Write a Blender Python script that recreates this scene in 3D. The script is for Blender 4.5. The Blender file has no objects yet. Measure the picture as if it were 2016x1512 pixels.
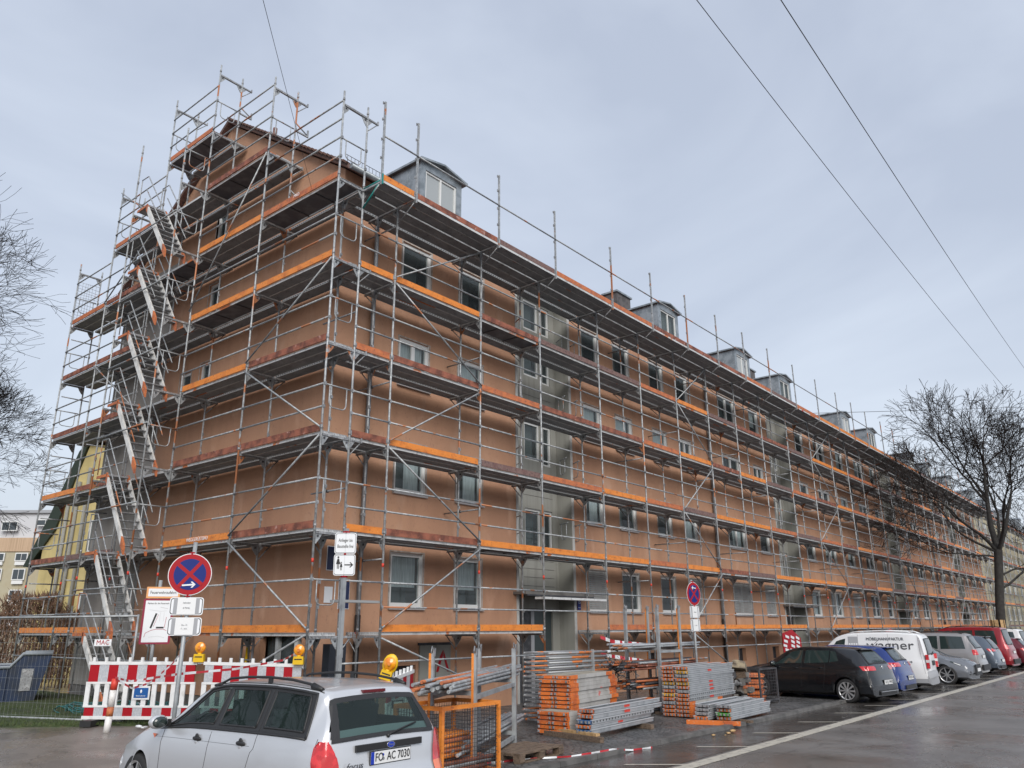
import bpy, math, random
from math import pi, sin, cos, radians as RD
from mathutils import Vector, Matrix
random.seed(7)
scn = bpy.context.scene
COL = scn.collection
# ---------------------------------------------------------------- camera
F_ = Vector((0.73571104, 0.60866935, 0.29707052)); R_ = Vector((0.63866228, -0.76947019, -0.00510979))
U_ = R_.cross(F_)
cam_d = bpy.data.cameras.new("camera"); cam = bpy.data.objects.new("camera", cam_d); COL.objects.link(cam)
cam_d.sensor_width = 36.0; cam_d.lens = 36.0 * 1546.25 / 2016.0; cam_d.clip_end = 2000; cam_d.clip_start = .05
CAM = Vector((-9.6315, -13.0812, 2.0))
mw = Matrix((R_, U_, -F_)).transposed().to_4x4(); mw.translation = CAM
cam.matrix_world = mw
scn.camera = cam
scn.view_settings.view_transform = 'Standard'; scn.view_settings.look = 'None'
scn.view_settings.exposure = 0.85; scn.view_settings.gamma = 1.0
# ---------------------------------------------------------------- world: overcast
SUN_EL, SUN_AZ = RD(36), RD(232)       # direction the light comes FROM (azimuth in the x/y plane)
W = bpy.data.worlds.new("World"); scn.world = W; W.use_nodes = True
nt = W.node_tree; N = nt.nodes; L = nt.links; N.clear()
out = N.new('ShaderNodeOutputWorld'); bg = N.new('ShaderNodeBackground'); L.new(bg.outputs[0], out.inputs[0])
sky = N.new('ShaderNodeTexSky'); sky.sky_type = 'NISHITA'; sky.sun_disc = False
sky.sun_elevation = SUN_EL; sky.sun_rotation = RD(90) - SUN_AZ; sky.dust_density = 3; sky.air_density = 1.5
tc = N.new('ShaderNodeTexCoord'); mp = N.new('ShaderNodeMapping'); mp.inputs['Scale'].default_value = (1.0, 1.0, 2.0)
L.new(tc.outputs['Generated'], mp.inputs[0])
n1 = N.new('ShaderNodeTexNoise'); n1.inputs['Scale'].default_value = 1.9; n1.inputs['Detail'].default_value = 5; n1.inputs['Roughness'].default_value = .5; n1.inputs['Distortion'].default_value = .5
L.new(mp.outputs[0], n1.inputs['Vector'])
cr = N.new('ShaderNodeValToRGB'); cr.color_ramp.elements[0].position = .36; cr.color_ramp.elements[1].position = .66
cr.color_ramp.elements[0].color = (3.05, 3.38, 4.1, 1); cr.color_ramp.elements[1].color = (4.15, 4.52, 5.2, 1)
L.new(n1.outputs['Fac'], cr.inputs[0])
mx = N.new('ShaderNodeMixRGB'); mx.inputs[0].default_value = .85
L.new(sky.outputs[0], mx.inputs[1]); L.new(cr.outputs[0], mx.inputs[2]); L.new(mx.outputs[0], bg.inputs[0])
bg.inputs[1].default_value = .1
sd = bpy.data.lights.new("sun", 'SUN'); sd.energy = 1.5; sd.angle = RD(40); sd.color = (1, .965, .92)
so = bpy.data.objects.new("sun", sd); COL.objects.link(so)
dv = Vector((cos(SUN_EL) * cos(SUN_AZ), cos(SUN_EL) * sin(SUN_AZ), sin(SUN_EL)))
so.rotation_euler = dv.to_track_quat('Z', 'Y').to_euler(); so.location = (0, -40, 50)
try:
    scn.cycles.use_denoising = True; scn.cycles.max_bounces = 5; scn.cycles.glossy_bounces = 3; scn.cycles.transparent_max_bounces = 16
    scn.cycles.transmission_bounces = 3; scn.cycles.diffuse_bounces = 3; scn.cycles.caustics_reflective = False
except Exception: pass

# ---------------------------------------------------------------- helpers
def sm(a, b, t):
    t = max(0., min(1., (t - a) / (b - a))); return t * t * (3 - 2 * t)
def gz(x, y):                      # terrain height
    return .36 * sm(-4.5, 2.2, y) * sm(3.2, -.8, x)

class M:
    def __init__(s): s.v = []; s.f = []; s.m = []; s.ms = []; s.smooth = set()
    def mi(s, mat):
        if mat not in s.ms: s.ms.append(mat)
        return s.ms.index(mat)
    def face(s, pts, mat, sm_=False):
        b = len(s.v); s.v += [tuple(p) for p in pts]; s.f.append(tuple(range(b, b + len(pts)))); s.m.append(s.mi(mat))
        if sm_: s.smooth.add(len(s.f) - 1)
    def box(s, c, d, mat, rz=0, rot=None, taper=1):
        x, y, z = d[0] / 2, d[1] / 2, d[2] / 2
        P = [Vector((a * x * (taper if e > 0 else 1), b_ * y * (taper if e > 0 else 1), e * z)) for e in (-1, 1) for a, b_ in ((-1, -1), (1, -1), (1, 1), (-1, 1))]
        R = rot if rot is not None else Matrix.Rotation(rz, 3, 'Z')
        b = len(s.v); s.v += [tuple(R @ p + Vector(c)) for p in P]; k = s.mi(mat)
        for q in ((0, 3, 2, 1), (4, 5, 6, 7), (0, 1, 5, 4), (1, 2, 6, 5), (2, 3, 7, 6), (3, 0, 4, 7)):
            s.f.append(tuple(b + i for i in q)); s.m.append(k)
        return s
    def bx(s, x0, x1, y0, y1, z0, z1, mat):
        return s.box(((x0 + x1) / 2, (y0 + y1) / 2, (z0 + z1) / 2), (abs(x1 - x0), abs(y1 - y0), abs(z1 - z0)), mat)
    def tube(s, pts, r, mat, n=6, cap=True, r2=None):
        pts = [Vector(p) for p in pts]; m = len(pts); k = s.mi(mat); b = len(s.v)
        rs = r if isinstance(r, (list, tuple)) else [r + ((r2 if r2 is not None else r) - r) * i / (m - 1) for i in range(m)]
        up = None
        for i, p in enumerate(pts):
            d = (pts[min(i + 1, m - 1)] - pts[max(i - 1, 0)])
            if d.length < 1e-9: d = Vector((0, 0, 1))
            d.normalize()
            if up is None: up = Vector((0, 0, 1)) if abs(d.z) < .9 else Vector((1, 0, 0))
            a = d.cross(up); 
            if a.length < 1e-6: a = d.cross(Vector((1, .3, 0)))
            a.normalize(); c = a.cross(d); up = c
            for j in range(n):
                t = 2 * pi * j / n; s.v.append(tuple(p + (a * cos(t) + c * sin(t)) * rs[i]))
        for i in range(m - 1):
            for j in range(n):
                q = b + i * n; s.smooth.add(len(s.f))
                s.f.append((q + j, q + (j + 1) % n, q + n + (j + 1) % n, q + n + j)); s.m.append(k)
        if cap:
            s.f.append(tuple(b + j for j in range(n))[::-1]); s.m.append(k)
            s.f.append(tuple(b + (m - 1) * n + j for j in range(n))); s.m.append(k)
        return s
    def disc(s, c, nrm, r, mat, n=20, th=.004, r2=None):
        nrm = Vector(nrm).normalized(); c = Vector(c)
        s.tube([c - nrm * th / 2, c + nrm * th / 2], r, mat, n, True, r2); return s
    def prism(s, poly, o, a, b, nrm, th, mat):      # 2D polygon in plane (a,b) through o, extruded by th along nrm
        o, a, b, nrm = map(Vector, (o, a, b, nrm)); B = len(s.v); k = s.mi(mat); n = len(poly)
        for t in (0, th): s.v += [tuple(o + a * p[0] + b * p[1] + nrm * t) for p in poly]
        s.f.append(tuple(B + i for i in range(n))[::-1]); s.m.append(k)
        s.f.append(tuple(B + n + i for i in range(n))); s.m.append(k)
        for i in range(n):
            j = (i + 1) % n; s.f.append((B + i, B + j, B + n + j, B + n + i)); s.m.append(k)
        return s
    def lathe(s, prof, o, ax, mat, n=24, closed=False):    # prof: (radius, offset along axis)
        o = Vector(o); ax = Vector(ax).normalized(); a = ax.cross(Vector((0, 0, 1)) if abs(ax.z) < .9 else Vector((1, 0, 0))).normalized(); c = ax.cross(a)
        B = len(s.v); k = s.mi(mat)
        for (r, h) in prof:
            for j in range(n):
                t = 2 * pi * j / n; s.v.append(tuple(o + ax * h + (a * cos(t) + c * sin(t)) * r))
        for i in range(len(prof) - 1):
            for j in range(n):
                q = B + i * n; s.smooth.add(len(s.f))
                s.f.append((q + j, q + (j + 1) % n, q + n + (j + 1) % n, q + n + j)); s.m.append(k)
        return s
    def ball(s, c, r, mat, sc=(1, 1, 1), n=10):
        c = Vector(c); B = len(s.v); k = s.mi(mat); h = n // 2
        for i in range(h + 1):
            for j in range(n):
                t = pi * i / h; u = 2 * pi * j / n
                s.v.append((c.x + r * sc[0] * sin(t) * cos(u), c.y + r * sc[1] * sin(t) * sin(u), c.z + r * sc[2] * cos(t)))
        for i in range(h):
            for j in range(n):
                q = B + i * n; s.smooth.add(len(s.f)); s.f.append((q + j, q + n + j, q + n + (j + 1) % n, q + (j + 1) % n)); s.m.append(k)
        return s
    def add(s, o, mat4=None, off=None):              # merge another builder, transformed
        b = len(s.v); R = mat4 if mat4 is not None else Matrix.Translation(off or (0, 0, 0))
        s.v += [tuple(R @ Vector(p)) for p in o.v]; nf = len(s.f)
        mp_ = [s.mi(x) for x in o.ms]
        for i, f in enumerate(o.f):
            s.f.append(tuple(b + j for j in f)); s.m.append(mp_[o.m[i]])
            if i in o.smooth: s.smooth.add(nf + i)
        return s
    def mesh(s, name):
        me = bpy.data.meshes.new(name); me.from_pydata(s.v, [], s.f)
        for x in s.ms: me.materials.append(x)
        me.polygons.foreach_set('material_index', s.m)
        me.polygons.foreach_set('use_smooth', [i in s.smooth for i in range(len(s.f))])
        me.validate(); me.update(); return me
def ob(name, mb, parent=None, loc=None, world=False, mesh=None, rz=0, label=None, kind=None):
    o = bpy.data.objects.new(name, mesh if mesh else mb.mesh(name)); COL.objects.link(o)
    if parent is not None:
        o.parent = parent
        if world: o.location = -(absloc(parent))
    if loc is not None: o.location = loc
    if rz: o.rotation_euler[2] = rz
    if label: o['label'] = label
    if kind: o['kind'] = kind
    return o
def absloc(o):
    v = Vector(o.location)
    while o.parent is not None: o = o.parent; v = v + Vector(o.location)
    return v
def tag(o, label, cat, group=None, kind=None):
    o['label'] = label; o['category'] = cat
    if group: o['group'] = group
    if kind: o['kind'] = kind
    return o
def thing(name, label, cat, loc=(0, 0, 0), rz=0, group=None):
    o = bpy.data.objects.new(name, None); COL.objects.link(o); o.location = loc; o.rotation_euler[2] = rz
    o.empty_display_size = .2
    return tag(o, label, cat, group)
def struct(name, mb): o = ob(name, mb); o['kind'] = 'structure'; return o
ORD = "bottom second third fourth fifth sixth seventh eighth ninth tenth eleventh twelfth thirteenth fourteenth fifteenth sixteenth seventeenth eighteenth nineteenth twentieth twenty-first twenty-second twenty-third twenty-fourth".split()

# ---------------------------------------------------------------- materials
def mat(name, col, rough=.6, metal=0, var=None, bump=0, bscale=20, coat=0, spec=.5, stretch=(1, 1, 1), emit=None, coord='pos', rvar=0):
    """col base; var = list of (colour, noise scale, ramp lo, ramp hi) blended over it in turn"""
    m = bpy.data.materials.new(name); m.use_nodes = True; nt = m.node_tree; N = nt.nodes; L = nt.links
    p = N['Principled BSDF']; p.inputs['Roughness'].default_value = rough; p.inputs['Metallic'].default_value = metal
    p.inputs['Base Color'].default_value = (*col, 1); p.inputs['Specular IOR Level'].default_value = spec
    if coat: p.inputs['Coat Weight'].default_value = coat; p.inputs['Coat Roughness'].default_value = .06
    if emit: p.inputs['Emission Color'].default_value = (*emit[:3], 1); p.inputs['Emission Strength'].default_value = emit[3]
    if coord == 'pos': src = N.new('ShaderNodeNewGeometry').outputs['Position']
    else: src = N.new('ShaderNodeTexCoord').outputs['Object']
    mp = N.new('ShaderNodeMapping'); mp.inputs['Scale'].default_value = stretch; L.new(src, mp.inputs[0]); vec = mp.outputs[0]
    cur = None
    for i, (c2, sc, lo, hi) in enumerate(var or []):
        n = N.new('ShaderNodeTexNoise'); n.inputs['Scale'].default_value = sc; n.inputs['Detail'].default_value = 5; L.new(vec, n.inputs['Vector'])
        r = N.new('ShaderNodeMapRange'); r.inputs[1].default_value = lo; r.inputs[2].default_value = hi; L.new(n.outputs['Fac'], r.inputs[0])
        x = N.new('ShaderNodeMixRGB'); L.new(r.outputs[0], x.inputs[0]); x.inputs[2].default_value = (*c2, 1)
        if cur is None: x.inputs[1].default_value = (*col, 1)
        else: L.new(cur, x.inputs[1])
        cur = x.outputs[0]
        if rvar and i == 0:
            rr = N.new('ShaderNodeMapRange'); rr.inputs[3].default_value = rough; rr.inputs[4].default_value = rough + rvar; L.new(r.outputs[0], rr.inputs[0]); L.new(rr.outputs[0], p.inputs['Roughness'])
    if cur is not None: L.new(cur, p.inputs['Base Color'])
    if bump:
        n = N.new('ShaderNodeTexNoise'); n.inputs['Scale'].default_value = bscale; n.inputs['Detail'].default_value = 4; L.new(vec, n.inputs['Vector'])
        b = N.new('ShaderNodeBump'); b.inputs['Strength'].default_value = bump; b.inputs['Distance'].default_value = .02
        L.new(n.outputs['Fac'], b.inputs['Height']); L.new(b.outputs[0], p.inputs['Normal'])
    m['_vec'] = 0
    return m
def nodes(m): return m.node_tree.nodes, m.node_tree.links, m.node_tree.nodes['Principled BSDF']
m_steel = mat("galvanised_steel", (.31, .325, .335), .5, .3, [((.46, .48, .49), 9, .45, .65), ((.19, .19, .19), 31, .55, .7), ((.42, .17, .08), 1.1, .6, .62), ((.25, .1, .05), 6, .68, .72)])
m_steel2 = mat("dull_steel", (.26, .27, .28), .5, .3, [((.42, .43, .44), 8, .45, .65), ((.13, .12, .12), 25, .5, .7)])
m_dark = mat("dark_steel", (.05, .052, .058), .6, .2, [((.1, .1, .11), 6, .4, .7)])
m_dply = mat("dark_film_board", (.07, .075, .09), .6, 0, [((.12, .125, .14), 4, .45, .65)])
m_deck = mat("deck_underside", (.33, .34, .36), .55, .2, [((.42, .43, .45), 3, .4, .65), ((.18, .18, .19), 14, .55, .75)])
m_edge = mat("deck_edge_steel", (.62, .63, .63), .5, .15, [((.60, .18, .05), .85, .62, .64), ((.55, .06, .05), 1.9, .72, .725), ((.4, .39, .38), 9, .55, .7)])
m_or = mat("orange_paint", (.74, .24, .035), .5, 0, [((.52, .14, .025), 3.5, .5, .72), ((.25, .08, .03), 18, .6, .72), ((.85, .42, .15), 40, .66, .7)], bump=.3, bscale=30)
m_or2 = mat("faded_orange_paint", (.55, .17, .06), .65, 0, [((.38, .12, .06), 5, .45, .65), ((.6, .45, .35), 15, .68, .73), ((.15, .06, .04), 25, .6, .7)], bump=.3, bscale=30)
m_rb = mat("red_brown_board", (.32, .11, .065), .7, 0, [((.13, .045, .03), 4, .4, .6), ((.42, .24, .2), 5.5, .64, .68), ((.3, .11, .06), 19, .55, .7)], bump=.3, bscale=30)
m_bb = mat("dark_brown_board", (.2, .125, .11), .7, 0, [((.17, .09, .08), 5, .45, .65), ((.06, .035, .035), 16, .5, .7)], bump=.3, bscale=30)
m_redm = mat("red_marker_paint", (.62, .05, .03), .5)
m_teal = mat("teal_paint", (.01, .22, .2), .5)
m_blue = mat("blue_paint", (.015, .08, .3), .5, 0, [((.01, .04, .15), 8, .5, .7)])
m_wall = mat("brown_render", (.53, .302, .192), .85, 0, [((.44, .245, .157), .45, .42, .66), ((.58, .36, .25), 1.6, .56, .74), ((.36, .195, .14), 22, .6, .8)], bump=.6, bscale=70, spec=.25, stretch=(1, 1, .5))
m_wallg = mat("grey_render", (.33, .31, .285), .85, 0, [((.25, .23, .21), .7, .42, .62), ((.36, .34, .31), 2, .6, .75)], bump=.2, bscale=60, spec=.25)
m_wallp = mat("pale_grey_render", (.34, .34, .31), .8, 0, [((.31, .31, .28), .6, .42, .62)], bump=.15, bscale=60, spec=.25)
m_cream = mat("cream_render", (.42, .385, .28), .85, 0, [((.4, .35, .24), .8, .45, .65)], spec=.25)
m_yel = mat("yellow_render", (.62, .52, .25), .85, 0, [((.48, .4, .19), .8, .45, .65)], spec=.25)
m_plinth = mat("plinth_concrete", (.17, .16, .15), .85, 0, [((.1, .095, .09), 2, .45, .65)], bump=.2)
m_white = mat("white_plastic", (.74, .75, .75), .4, 0, [((.6, .6, .59), 6, .55, .75)])
m_frame = mat("window_frame_white", (.7, .71, .7), .4)
m_frameg = mat("window_frame_grey", (.42, .44, .45), .45)
m_sill = mat("metal_sill", (.42, .4, .39), .45, .3)
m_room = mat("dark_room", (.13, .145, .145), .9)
m_mort = mat("raw_mortar", (.42, .37, .33), .9, 0, [((.3, .25, .21), 9, .45, .6)])
m_trim = mat("pale_trim", (.52, .52, .5), .7, 0, [((.42, .42, .4), 3, .45, .6)])
m_curt = mat("white_curtain", (.85, .87, .88), .9, 0, [((.6, .63, .64), 12, .45, .6)], stretch=(3, 3, .15))
m_shut = mat("roller_shutter", (.36, .36, .35), .6, 0, [((.28, .28, .27), 3, .45, .65)])
m_black = mat("black_plastic", (.02, .02, .021), .5)
m_rub = mat("tyre_rubber", (.022, .022, .023), .75, 0, None, bump=.2, bscale=60)
m_tile = mat("roof_tiles", (.13, .065, .045), .7, 0, [((.09, .05, .04), 4, .45, .6)], bump=.5, bscale=15)
m_zinc = mat("zinc_sheet", (.3, .335, .36), .38, .35, [((.2, .23, .25), 3.5, .45, .6), ((.42, .45, .47), 9, .6, .75)])
m_wood = mat("weathered_wood", (.17, .12, .085), .75, 0, [((.1, .07, .05), 7, .45, .6), ((.24, .18, .13), 20, .55, .7)], bump=.4, bscale=40, stretch=(1, 4, 4))
m_wood2 = mat("fresh_wood", (.5, .33, .16), .7, 0, [((.38, .24, .11), 12, .45, .6)], bump=.2)
m_bark = mat("tree_bark", (.028, .026, .024), .9, 0, [((.045, .042, .038), 6, .45, .65)], bump=.5, bscale=30)
m_twig = mat("twig_bark", (.028, .023, .021), .95, spec=.1)
m_hedge = mat("dry_hedge_twigs", (.17, .1, .065), .9)
m_bollard = mat("white_reflective", (.72, .7, .68), .5, 0, [((.5, .48, .45), 14, .55, .7)])
m_red = mat("traffic_red", (.36, .006, .014), .5, spec=.3)
m_sblue = mat("traffic_blue", (.006, .02, .17), .5, spec=.3)
m_swhite = mat("sign_white", (.76, .78, .8), .4)
m_sgrey = mat("sign_grey", (.33, .34, .36), .5)
m_blk = mat("print_black", (.015, .015, .017), .5)
m_yell = mat("lamp_yellow", (.75, .47, .01), .4)
m_gal = mat("post_galvanised", (.36, .38, .39), .5, .3, [((.25, .26, .27), 5, .45, .65)])
m_blue_skip = mat("blue_skip_paint", (.005, .02, .06), .5, 0, [((.01, .018, .035), 2, .5, .65)], bump=.15)
m_glassd = mat("dark_pane", (.06, .075, .085), .1)
def glass_mat(name, tint=(.5, .6, .6), rough=.03, tr=.55, body=(.03, .045, .05)):
    m = bpy.data.materials.new(name); m.use_nodes = True; nt = m.node_tree; N = nt.nodes; L = nt.links; N.clear()
    o = N.new('ShaderNodeOutputMaterial'); t = N.new('ShaderNodeBsdfTransparent'); t.inputs[0].default_value = (*tint, 1)
    p = N.new('ShaderNodeBsdfPrincipled'); p.inputs['Base Color'].default_value = (*body, 1); p.inputs['Roughness'].default_value = rough; p.inputs['Specular IOR Level'].default_value = .8
    mx = N.new('ShaderNodeMixShader'); mx.inputs[0].default_value = 1 - tr; L.new(t.outputs[0], mx.inputs[1]); L.new(p.outputs[0], mx.inputs[2]); L.new(mx.outputs[0], o.inputs[0])
    return m
m_glass = glass_mat("window_glass", (.8, .87, .87), .02, .68, body=(.19, .23, .24))
m_cglass = glass_mat("car_glass", tr=.0, body=(.022, .035, .034), rough=.02)
# perforated steel edge: a row of holes seen as dark dots
m_perf = mat("perforated_steel", (.36, .37, .37), .5, .3, [((.5, .16, .06), 1.1, .66, .68)])
N_, L_, P_ = nodes(m_perf)
def perf(m, period=.09, r=.27, dark=(.02, .02, .022), zc=.5, sz=1.0):
    N, L, P = nodes(m); g = N.new('ShaderNodeTexCoord'); s = N.new('ShaderNodeSeparateXYZ'); L.new(g.outputs['Object'], s.inputs[0])
    def mth(op, a, b=None):
        x = N.new('ShaderNodeMath'); x.operation = op
        for i, q in enumerate((a, b)):
            if q is None: continue
            if isinstance(q, (int, float)): x.inputs[i].default_value = q
            else: L.new(q, x.inputs[i])
        return x.outputs[0]
    fx = mth('SUBTRACT', mth('FRACT', mth('DIVIDE', s.outputs[0], period)), .5)
    d = mth('LESS_THAN', mth('ABSOLUTE', fx), r)
    zz = mth('LESS_THAN', mth('ABSOLUTE', mth('ADD', s.outputs[2], .028)), .012)
    yy = mth('MULTIPLY', d, zz)
    mx = N.new('ShaderNodeMixRGB'); L.new(yy, mx.inputs[0]); old = P.inputs['Base Color'].links[0].from_socket if P.inputs['Base Color'].links else None
    if old: L.new(old, mx.inputs[1])
    else: mx.inputs[1].default_value = P.inputs['Base Color'].default_value
    mx.inputs[2].default_value = (*dark, 1); L.new(mx.outputs[0], P.inputs['Base Color'])
perf(m_perf)
FNT = None
def text(body, size, matl, parent, loc, xdir, nrm, name="lettering", width=None, ext=.002, shear=0):
    """flat lettering; xdir = reading direction, nrm = facing direction; loc is relative to parent"""
    cu = bpy.data.curves.new(name, 'FONT'); cu.body = body; cu.size = size; cu.align_x = 'CENTER'; cu.align_y = 'CENTER'; cu.extrude = ext; cu.shear = shear
    cu.resolution_u = 3
    o = bpy.data.objects.new(name, cu); COL.objects.link(o)
    dg = bpy.context.evaluated_depsgraph_get(); me = bpy.data.meshes.new_from_object(o.evaluated_get(dg)); bpy.data.objects.remove(o)
    me.name = name; me.materials.clear(); me.materials.append(matl)
    X = Vector(xdir).normalized(); Z = Vector(nrm).normalized(); Y = Z.cross(X)
    w = max(v.co.x for v in me.vertices) - min(v.co.x for v in me.vertices)
    k = (width / w) if width else 1
    Mx = Matrix((X * k, Y, Z)).transposed().to_4x4(); me.transform(Mx)
    t = bpy.data.objects.new(name, me); COL.objects.link(t); t.parent = parent; t.location = loc
    return t

def streaks(m, amt=.28, sc=(5, 5, .3)):      # rain streaks and patches of dirt in the paint film
    N, L, P = nodes(m); g = N.new('ShaderNodeNewGeometry'); mp = N.new('ShaderNodeMapping'); mp.inputs['Scale'].default_value = sc; L.new(g.outputs['Position'], mp.inputs[0])
    n = N.new('ShaderNodeTexNoise'); n.inputs['Scale'].default_value = 1.0; n.inputs['Detail'].default_value = 6; L.new(mp.outputs[0], n.inputs['Vector'])
    r = N.new('ShaderNodeMapRange'); r.inputs[1].default_value = .5; r.inputs[2].default_value = .72; r.inputs[4].default_value = amt; L.new(n.outputs['Fac'], r.inputs[0])
    x = N.new('ShaderNodeMixRGB'); x.blend_type = 'MULTIPLY'; L.new(r.outputs[0], x.inputs[0]); L.new(P.inputs['Base Color'].links[0].from_socket, x.inputs[1]); x.inputs[2].default_value = (.3, .28, .26, 1); L.new(x.outputs[0], P.inputs['Base Color'])
streaks(m_wall, .13, (3, 3, .5)); streaks(m_wallp, .3); streaks(m_wallg, .25, (2, 2, .6)); streaks(m_yel, .3); streaks(m_or, .35, (3, 3, 9)); streaks(m_or2, .4, (3, 3, 9)); streaks(m_edge, .5, (4, 4, 12))
m_cglassT = glass_mat("clear_car_glass", (.55, .7, .66), .015, .62, body=(.03, .045, .043))
# ================================================================ GROUND
def surf_grid(x0, x1, y0, y1, nx, ny, mat_, dz=0, inside=None):
    b = M(); k = b.mi(mat_)
    for j in range(ny + 1):
        for i in range(nx + 1):
            x = x0 + (x1 - x0) * i / nx; y = y0 + (y1 - y0) * j / ny; b.v.append((x, y, gz(x, y) + dz))
    for j in range(ny):
        for i in range(nx):
            q = j * (nx + 1) + i; b.f.append((q, q + 1, q + nx + 2, q + nx + 1)); b.m.append(k); b.smooth.add(len(b.f) - 1)
    return b
def ground_mat(name, base, c2, wet, dry, puddle=.12, scale=.35, bump=.4, bs=120, c3=None):
    m = mat(name, base, .5, 0, [(c2, scale * 2.5, .4, .62), (c3 or c2, 60, .6, .75)], spec=.5)
    N, L, P = nodes(m); g = N.new('ShaderNodeNewGeometry')
    n = N.new('ShaderNodeTexNoise'); n.inputs['Scale'].default_value = scale; n.inputs['Detail'].default_value = 6; n.inputs['Roughness'].default_value = .6; n.inputs['Distortion'].default_value = .8
    L.new(g.outputs['Position'], n.inputs['Vector'])
    r = N.new('ShaderNodeMapRange'); r.inputs[1].default_value = .42; r.inputs[2].default_value = .6; r.inputs[3].default_value = wet; r.inputs[4].default_value = dry
    L.new(n.outputs['Fac'], r.inputs[0]); L.new(r.outputs[0], P.inputs['Roughness'])
    n2 = N.new('ShaderNodeTexNoise'); n2.inputs['Scale'].default_value = bs; n2.inputs['Detail'].default_value = 3; L.new(g.outputs['Position'], n2.inputs['Vector'])
    r2 = N.new('ShaderNodeMapRange'); r2.inputs[1].default_value = .42; r2.inputs[2].default_value = .6; r2.inputs[3].default_value = bump * .25; r2.inputs[4].default_value = bump
    L.new(n.outputs['Fac'], r2.inputs[0])
    b = N.new('ShaderNodeBump'); b.inputs['Distance'].default_value = .01; L.new(r2.outputs[0], b.inputs['Strength']); L.new(n2.outputs['Fac'], b.inputs['Height']); L.new(b.outputs[0], P.inputs['Normal'])
    return m, b
m_asph, _ = ground_mat("wet_asphalt", (.175, .162, .152), (.13, .12, .112), .16, .42, c3=(.19, .18, .175))
m_asphl, _ = ground_mat("old_asphalt", (.2, .172, .15), (.145, .125, .11), .1, .36, scale=.6, c3=(.21, .18, .15))
m_park, _ = ground_mat("parking_asphalt", (.07, .063, .058), (.05, .045, .042), .07, .32, scale=.5, c3=(.13, .12, .11))
m_cob, cb = ground_mat("wet_cobbles", (.15, .148, .147), (.1, .1, .1), .25, .5, scale=.8, bump=.6)
N_, L_, P_ = nodes(m_cob)
g = N_.new('ShaderNodeNewGeometry'); vo = N_.new('ShaderNodeTexVoronoi'); vo.feature = 'DISTANCE_TO_EDGE'; vo.inputs['Scale'].default_value = 9; L_.new(g.outputs['Position'], vo.inputs['Vector'])
r = N_.new('ShaderNodeMapRange'); r.inputs[1].default_value = .02; r.inputs[2].default_value = .14; L_.new(vo.outputs['Distance'], r.inputs[0])
b2 = N_.new('ShaderNodeBump'); b2.inputs['Distance'].default_value = .02; b2.inputs['Strength'].default_value = .8; L_.new(r.outputs[0], b2.inputs['Height']); L_.new(cb.outputs[0], b2.inputs['Normal']); L_.new(b2.outputs[0], P_.inputs['Normal'])
mxx = N_.new('ShaderNodeMixRGB'); mxx.blend_type = 'MULTIPLY'; mxx.inputs[0].default_value = .6; L_.new(P_.inputs['Base Color'].links[0].from_socket, mxx.inputs[1]); L_.new(r.outputs[0], mxx.inputs[2]); L_.new(mxx.outputs[0], P_.inputs['Base Color'])
def cracks(m, sc=.45, wd=.006, amt=.7):
    N, L, P = nodes(m); g = N.new('ShaderNodeNewGeometry'); n = N.new('ShaderNodeTexNoise'); n.inputs['Scale'].default_value = 1.3; n.inputs['Detail'].default_value = 5; L.new(g.outputs['Position'], n.inputs['Vector'])
    ad = N.new('ShaderNodeMixRGB'); ad.blend_type = 'ADD'; ad.inputs[0].default_value = .9; L.new(g.outputs['Position'], ad.inputs[1]); L.new(n.outputs['Color'], ad.inputs[2])
    v = N.new('ShaderNodeTexVoronoi'); v.feature = 'DISTANCE_TO_EDGE'; v.inputs['Scale'].default_value = sc; L.new(ad.outputs[0], v.inputs['Vector'])
    r = N.new('ShaderNodeMapRange'); r.inputs[1].default_value = 0; r.inputs[2].default_value = wd; r.inputs[3].default_value = amt; r.inputs[4].default_value = 0; L.new(v.outputs['Distance'], r.inputs[0])
    x = N.new('ShaderNodeMixRGB'); L.new(r.outputs[0], x.inputs[0]); L.new(P.inputs['Base Color'].links[0].from_socket, x.inputs[1]); x.inputs[2].default_value = (.02, .019, .018, 1); L.new(x.outputs[0], P.inputs['Base Color'])
cracks(m_asph); cracks(m_asphl, .8, .008); cracks(m_park, .6)
m_grass = mat("lawn_grass", (.05, .072, .02), .8, 0, [((.03, .045, .014), 3, .4, .62), ((.1, .085, .045), 9, .58, .75)], bump=.8, bscale=80)
m_line = mat("road_line_paint", (.5, .47, .4), .45, 0, [((.3, .28, .25), 8, .52, .66), ((.12, .115, .11), 45, .62, .7)])
m_kerb = mat("kerb_stone", (.15, .145, .14), .5, 0, [((.09, .088, .085), 3, .45, .6)], bump=.3)

gb = surf_grid(-12, 12, -16, 24, 60, 90, m_asphl, 0)
for (x0, x1, y0, y1) in ((-400, -12, -400, 400), (12, 500, -400, 400), (-12, 12, -400, -16), (-12, 12, 24, 400)):
    zl = lambda x, y: gz(max(-12, min(12, x)), max(-16, min(24, y)))
    gb.face([(x0, y0, -.012), (x1, y0, -.012), (x1, y1, -.012), (x0, y1, -.012)], m_asphl)
struct("ground", gb)
rb = M()
rb.face([(-30, -6.62, .004), (-30, -30, .004), (260, -30, .004), (260, -6.62, .004)], m_asph); struct("road", rb)
pb = M(); pb.face([(-1.6, -6.62, .008), (260, -6.62, .008), (260, -5.36, .008), (-1.6, -5.36, .008)], m_park); struct("parking_strip", pb)
pv = surf_grid(-1.2, 12, -5.2, 1.3, 30, 16, m_cob, .055)
pv.face([(12, -5.2, .055), (200, -5.2, .055), (200, 1.3, .055), (12, 1.3, .055)], m_cob); struct("pavement", pv)
kb = M()
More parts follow.
